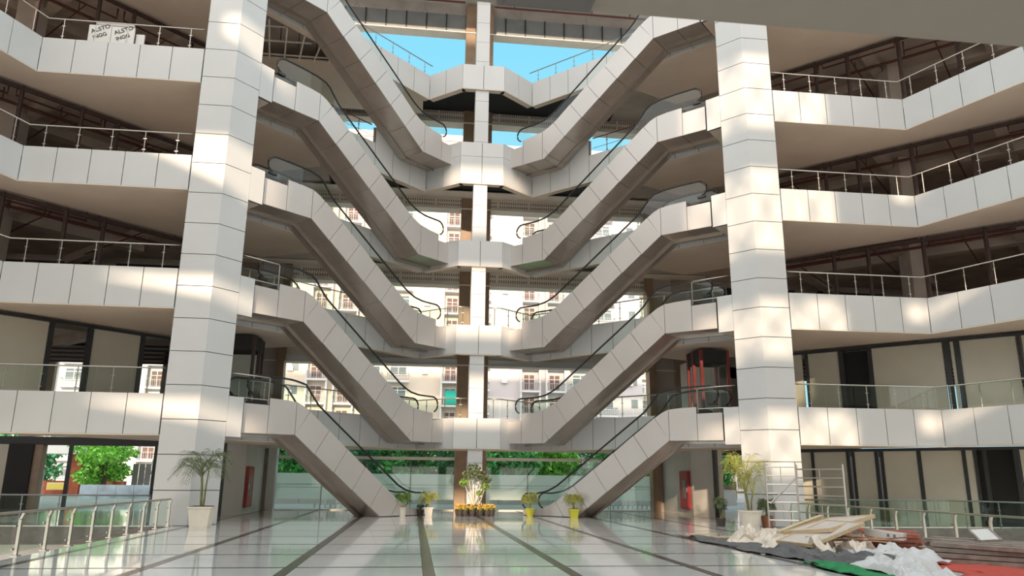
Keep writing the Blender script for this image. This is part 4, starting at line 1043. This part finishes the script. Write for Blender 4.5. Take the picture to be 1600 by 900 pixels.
sheet('grey_tarpaulin', [(4.95, 23.6, 0), (6.0, 22.5, 0), (6.35, 18.4, 0), (5.1, 18.3, 0)], 14, 40, 0.10, 5, 'cloth_grey', 'grey tarpaulin spread flat at the far left end of the heap', 'tarpaulin')
sheet('grey_tarpaulin', [(5.2, 18.6, 0), (6.9, 18.0, 0), (7.2, 14.9, 0), (5.25, 15.7, 0)], 24, 34, 0.26, 6, 'cloth_grey', 'rumpled dark grey tarpaulin between the crumpled paper and the green carpet', 'tarpaulin', crumple=0.05)
sheet('green_carpet', [(4.98, 15.9, 0), (5.35, 15.85, 0), (6.3, 12.7, 0), (5.0, 12.9, 0)], 14, 36, 0.12, 7, 'cloth_green', 'dark green carpet edge along the front of the heap', 'carpet', freq=1.3)
sheet('plastic_sheet', [(5.7, 14.9, 0.04), (7.2, 15.2, 0.05), (6.4, 12.6, 0.05), (5.45, 12.9, 0.04)], 34, 40, 0.20, 8, 'plastic_white', 'large crumpled white plastic sheet over the green carpet', 'plastic sheet', freq=2.0, crumple=0.10)
sheet('plastic_sheet', [(6.7, 17.2, 0.03), (7.8, 17.0, 0.05), (7.9, 15.2, 0.05), (6.9, 15.2, 0.04)], 26, 26, 0.20, 9, 'plastic_white', 'smaller crumpled white plastic sheet beside the grey planks', 'plastic sheet', freq=2.2, crumple=0.10)
for i, (x, y, r_) in enumerate([(6.9, 22.6, .35), (7.0, 21.0, .45), (6.6, 19.9, .5), (7.1, 19.0, .4), (6.0, 18.7, .4), (6.5, 17.7, .4), (7.2, 17.4, .35), (7.9, 18.4, .4), (5.9, 20.4, .35), (7.7, 19.9, .35), (6.1, 17.2, .3), (6.9, 18.3, .35)]):
    sheet('packing_paper', [(x-r_, y-r_*1.2, 0.02), (x+r_, y-r_, 0.02), (x+r_, y+r_, 0.02), (x-r_, y+r_*1.1, 0.02)], 10, 10, 0.25, 20+i, 'plaster_junk', 'crumpled cream packing paper lying along the front of the heap', 'paper', freq=2.6, crumple=0.2, group='crumpled paper of the heap')
for i in range(14):
    x, y, an = rd.uniform(5.3, 8.8), rd.uniform(19, 24.5), rd.uniform(-0.6, 0.6); L = rd.uniform(0.25, 0.6); d = Vector((math.cos(an), math.sin(an), 0))
    p = Vector((x, y, 0.03)); stick('wood_offcut', p-d*L, p+d*L, 0.07, 0.03, 'ply', 'thin pale wood offcut scattered on the floor beside the heap', 'wood offcuts beside the heap')
for i in range(12):
    x, y, an = rd.uniform(6.8, 8.3), rd.uniform(17.6, 19.4), rd.uniform(-0.9, 0.3); L = rd.uniform(0.4, 0.8); d = Vector((math.cos(an), math.sin(an), rd.uniform(-.1, .15)))
    p = Vector((x, y, 0.26+rd.uniform(0, .1))); stick('broken_slat', p-d*L, p+d*L, 0.09, 0.025, rd.choice(['ply', 'ply', 'redwood']), 'broken wooden slat jumbled below the tilted board', 'broken slats of the heap')
# two thin dark boxes at the edge of the slab above the camera
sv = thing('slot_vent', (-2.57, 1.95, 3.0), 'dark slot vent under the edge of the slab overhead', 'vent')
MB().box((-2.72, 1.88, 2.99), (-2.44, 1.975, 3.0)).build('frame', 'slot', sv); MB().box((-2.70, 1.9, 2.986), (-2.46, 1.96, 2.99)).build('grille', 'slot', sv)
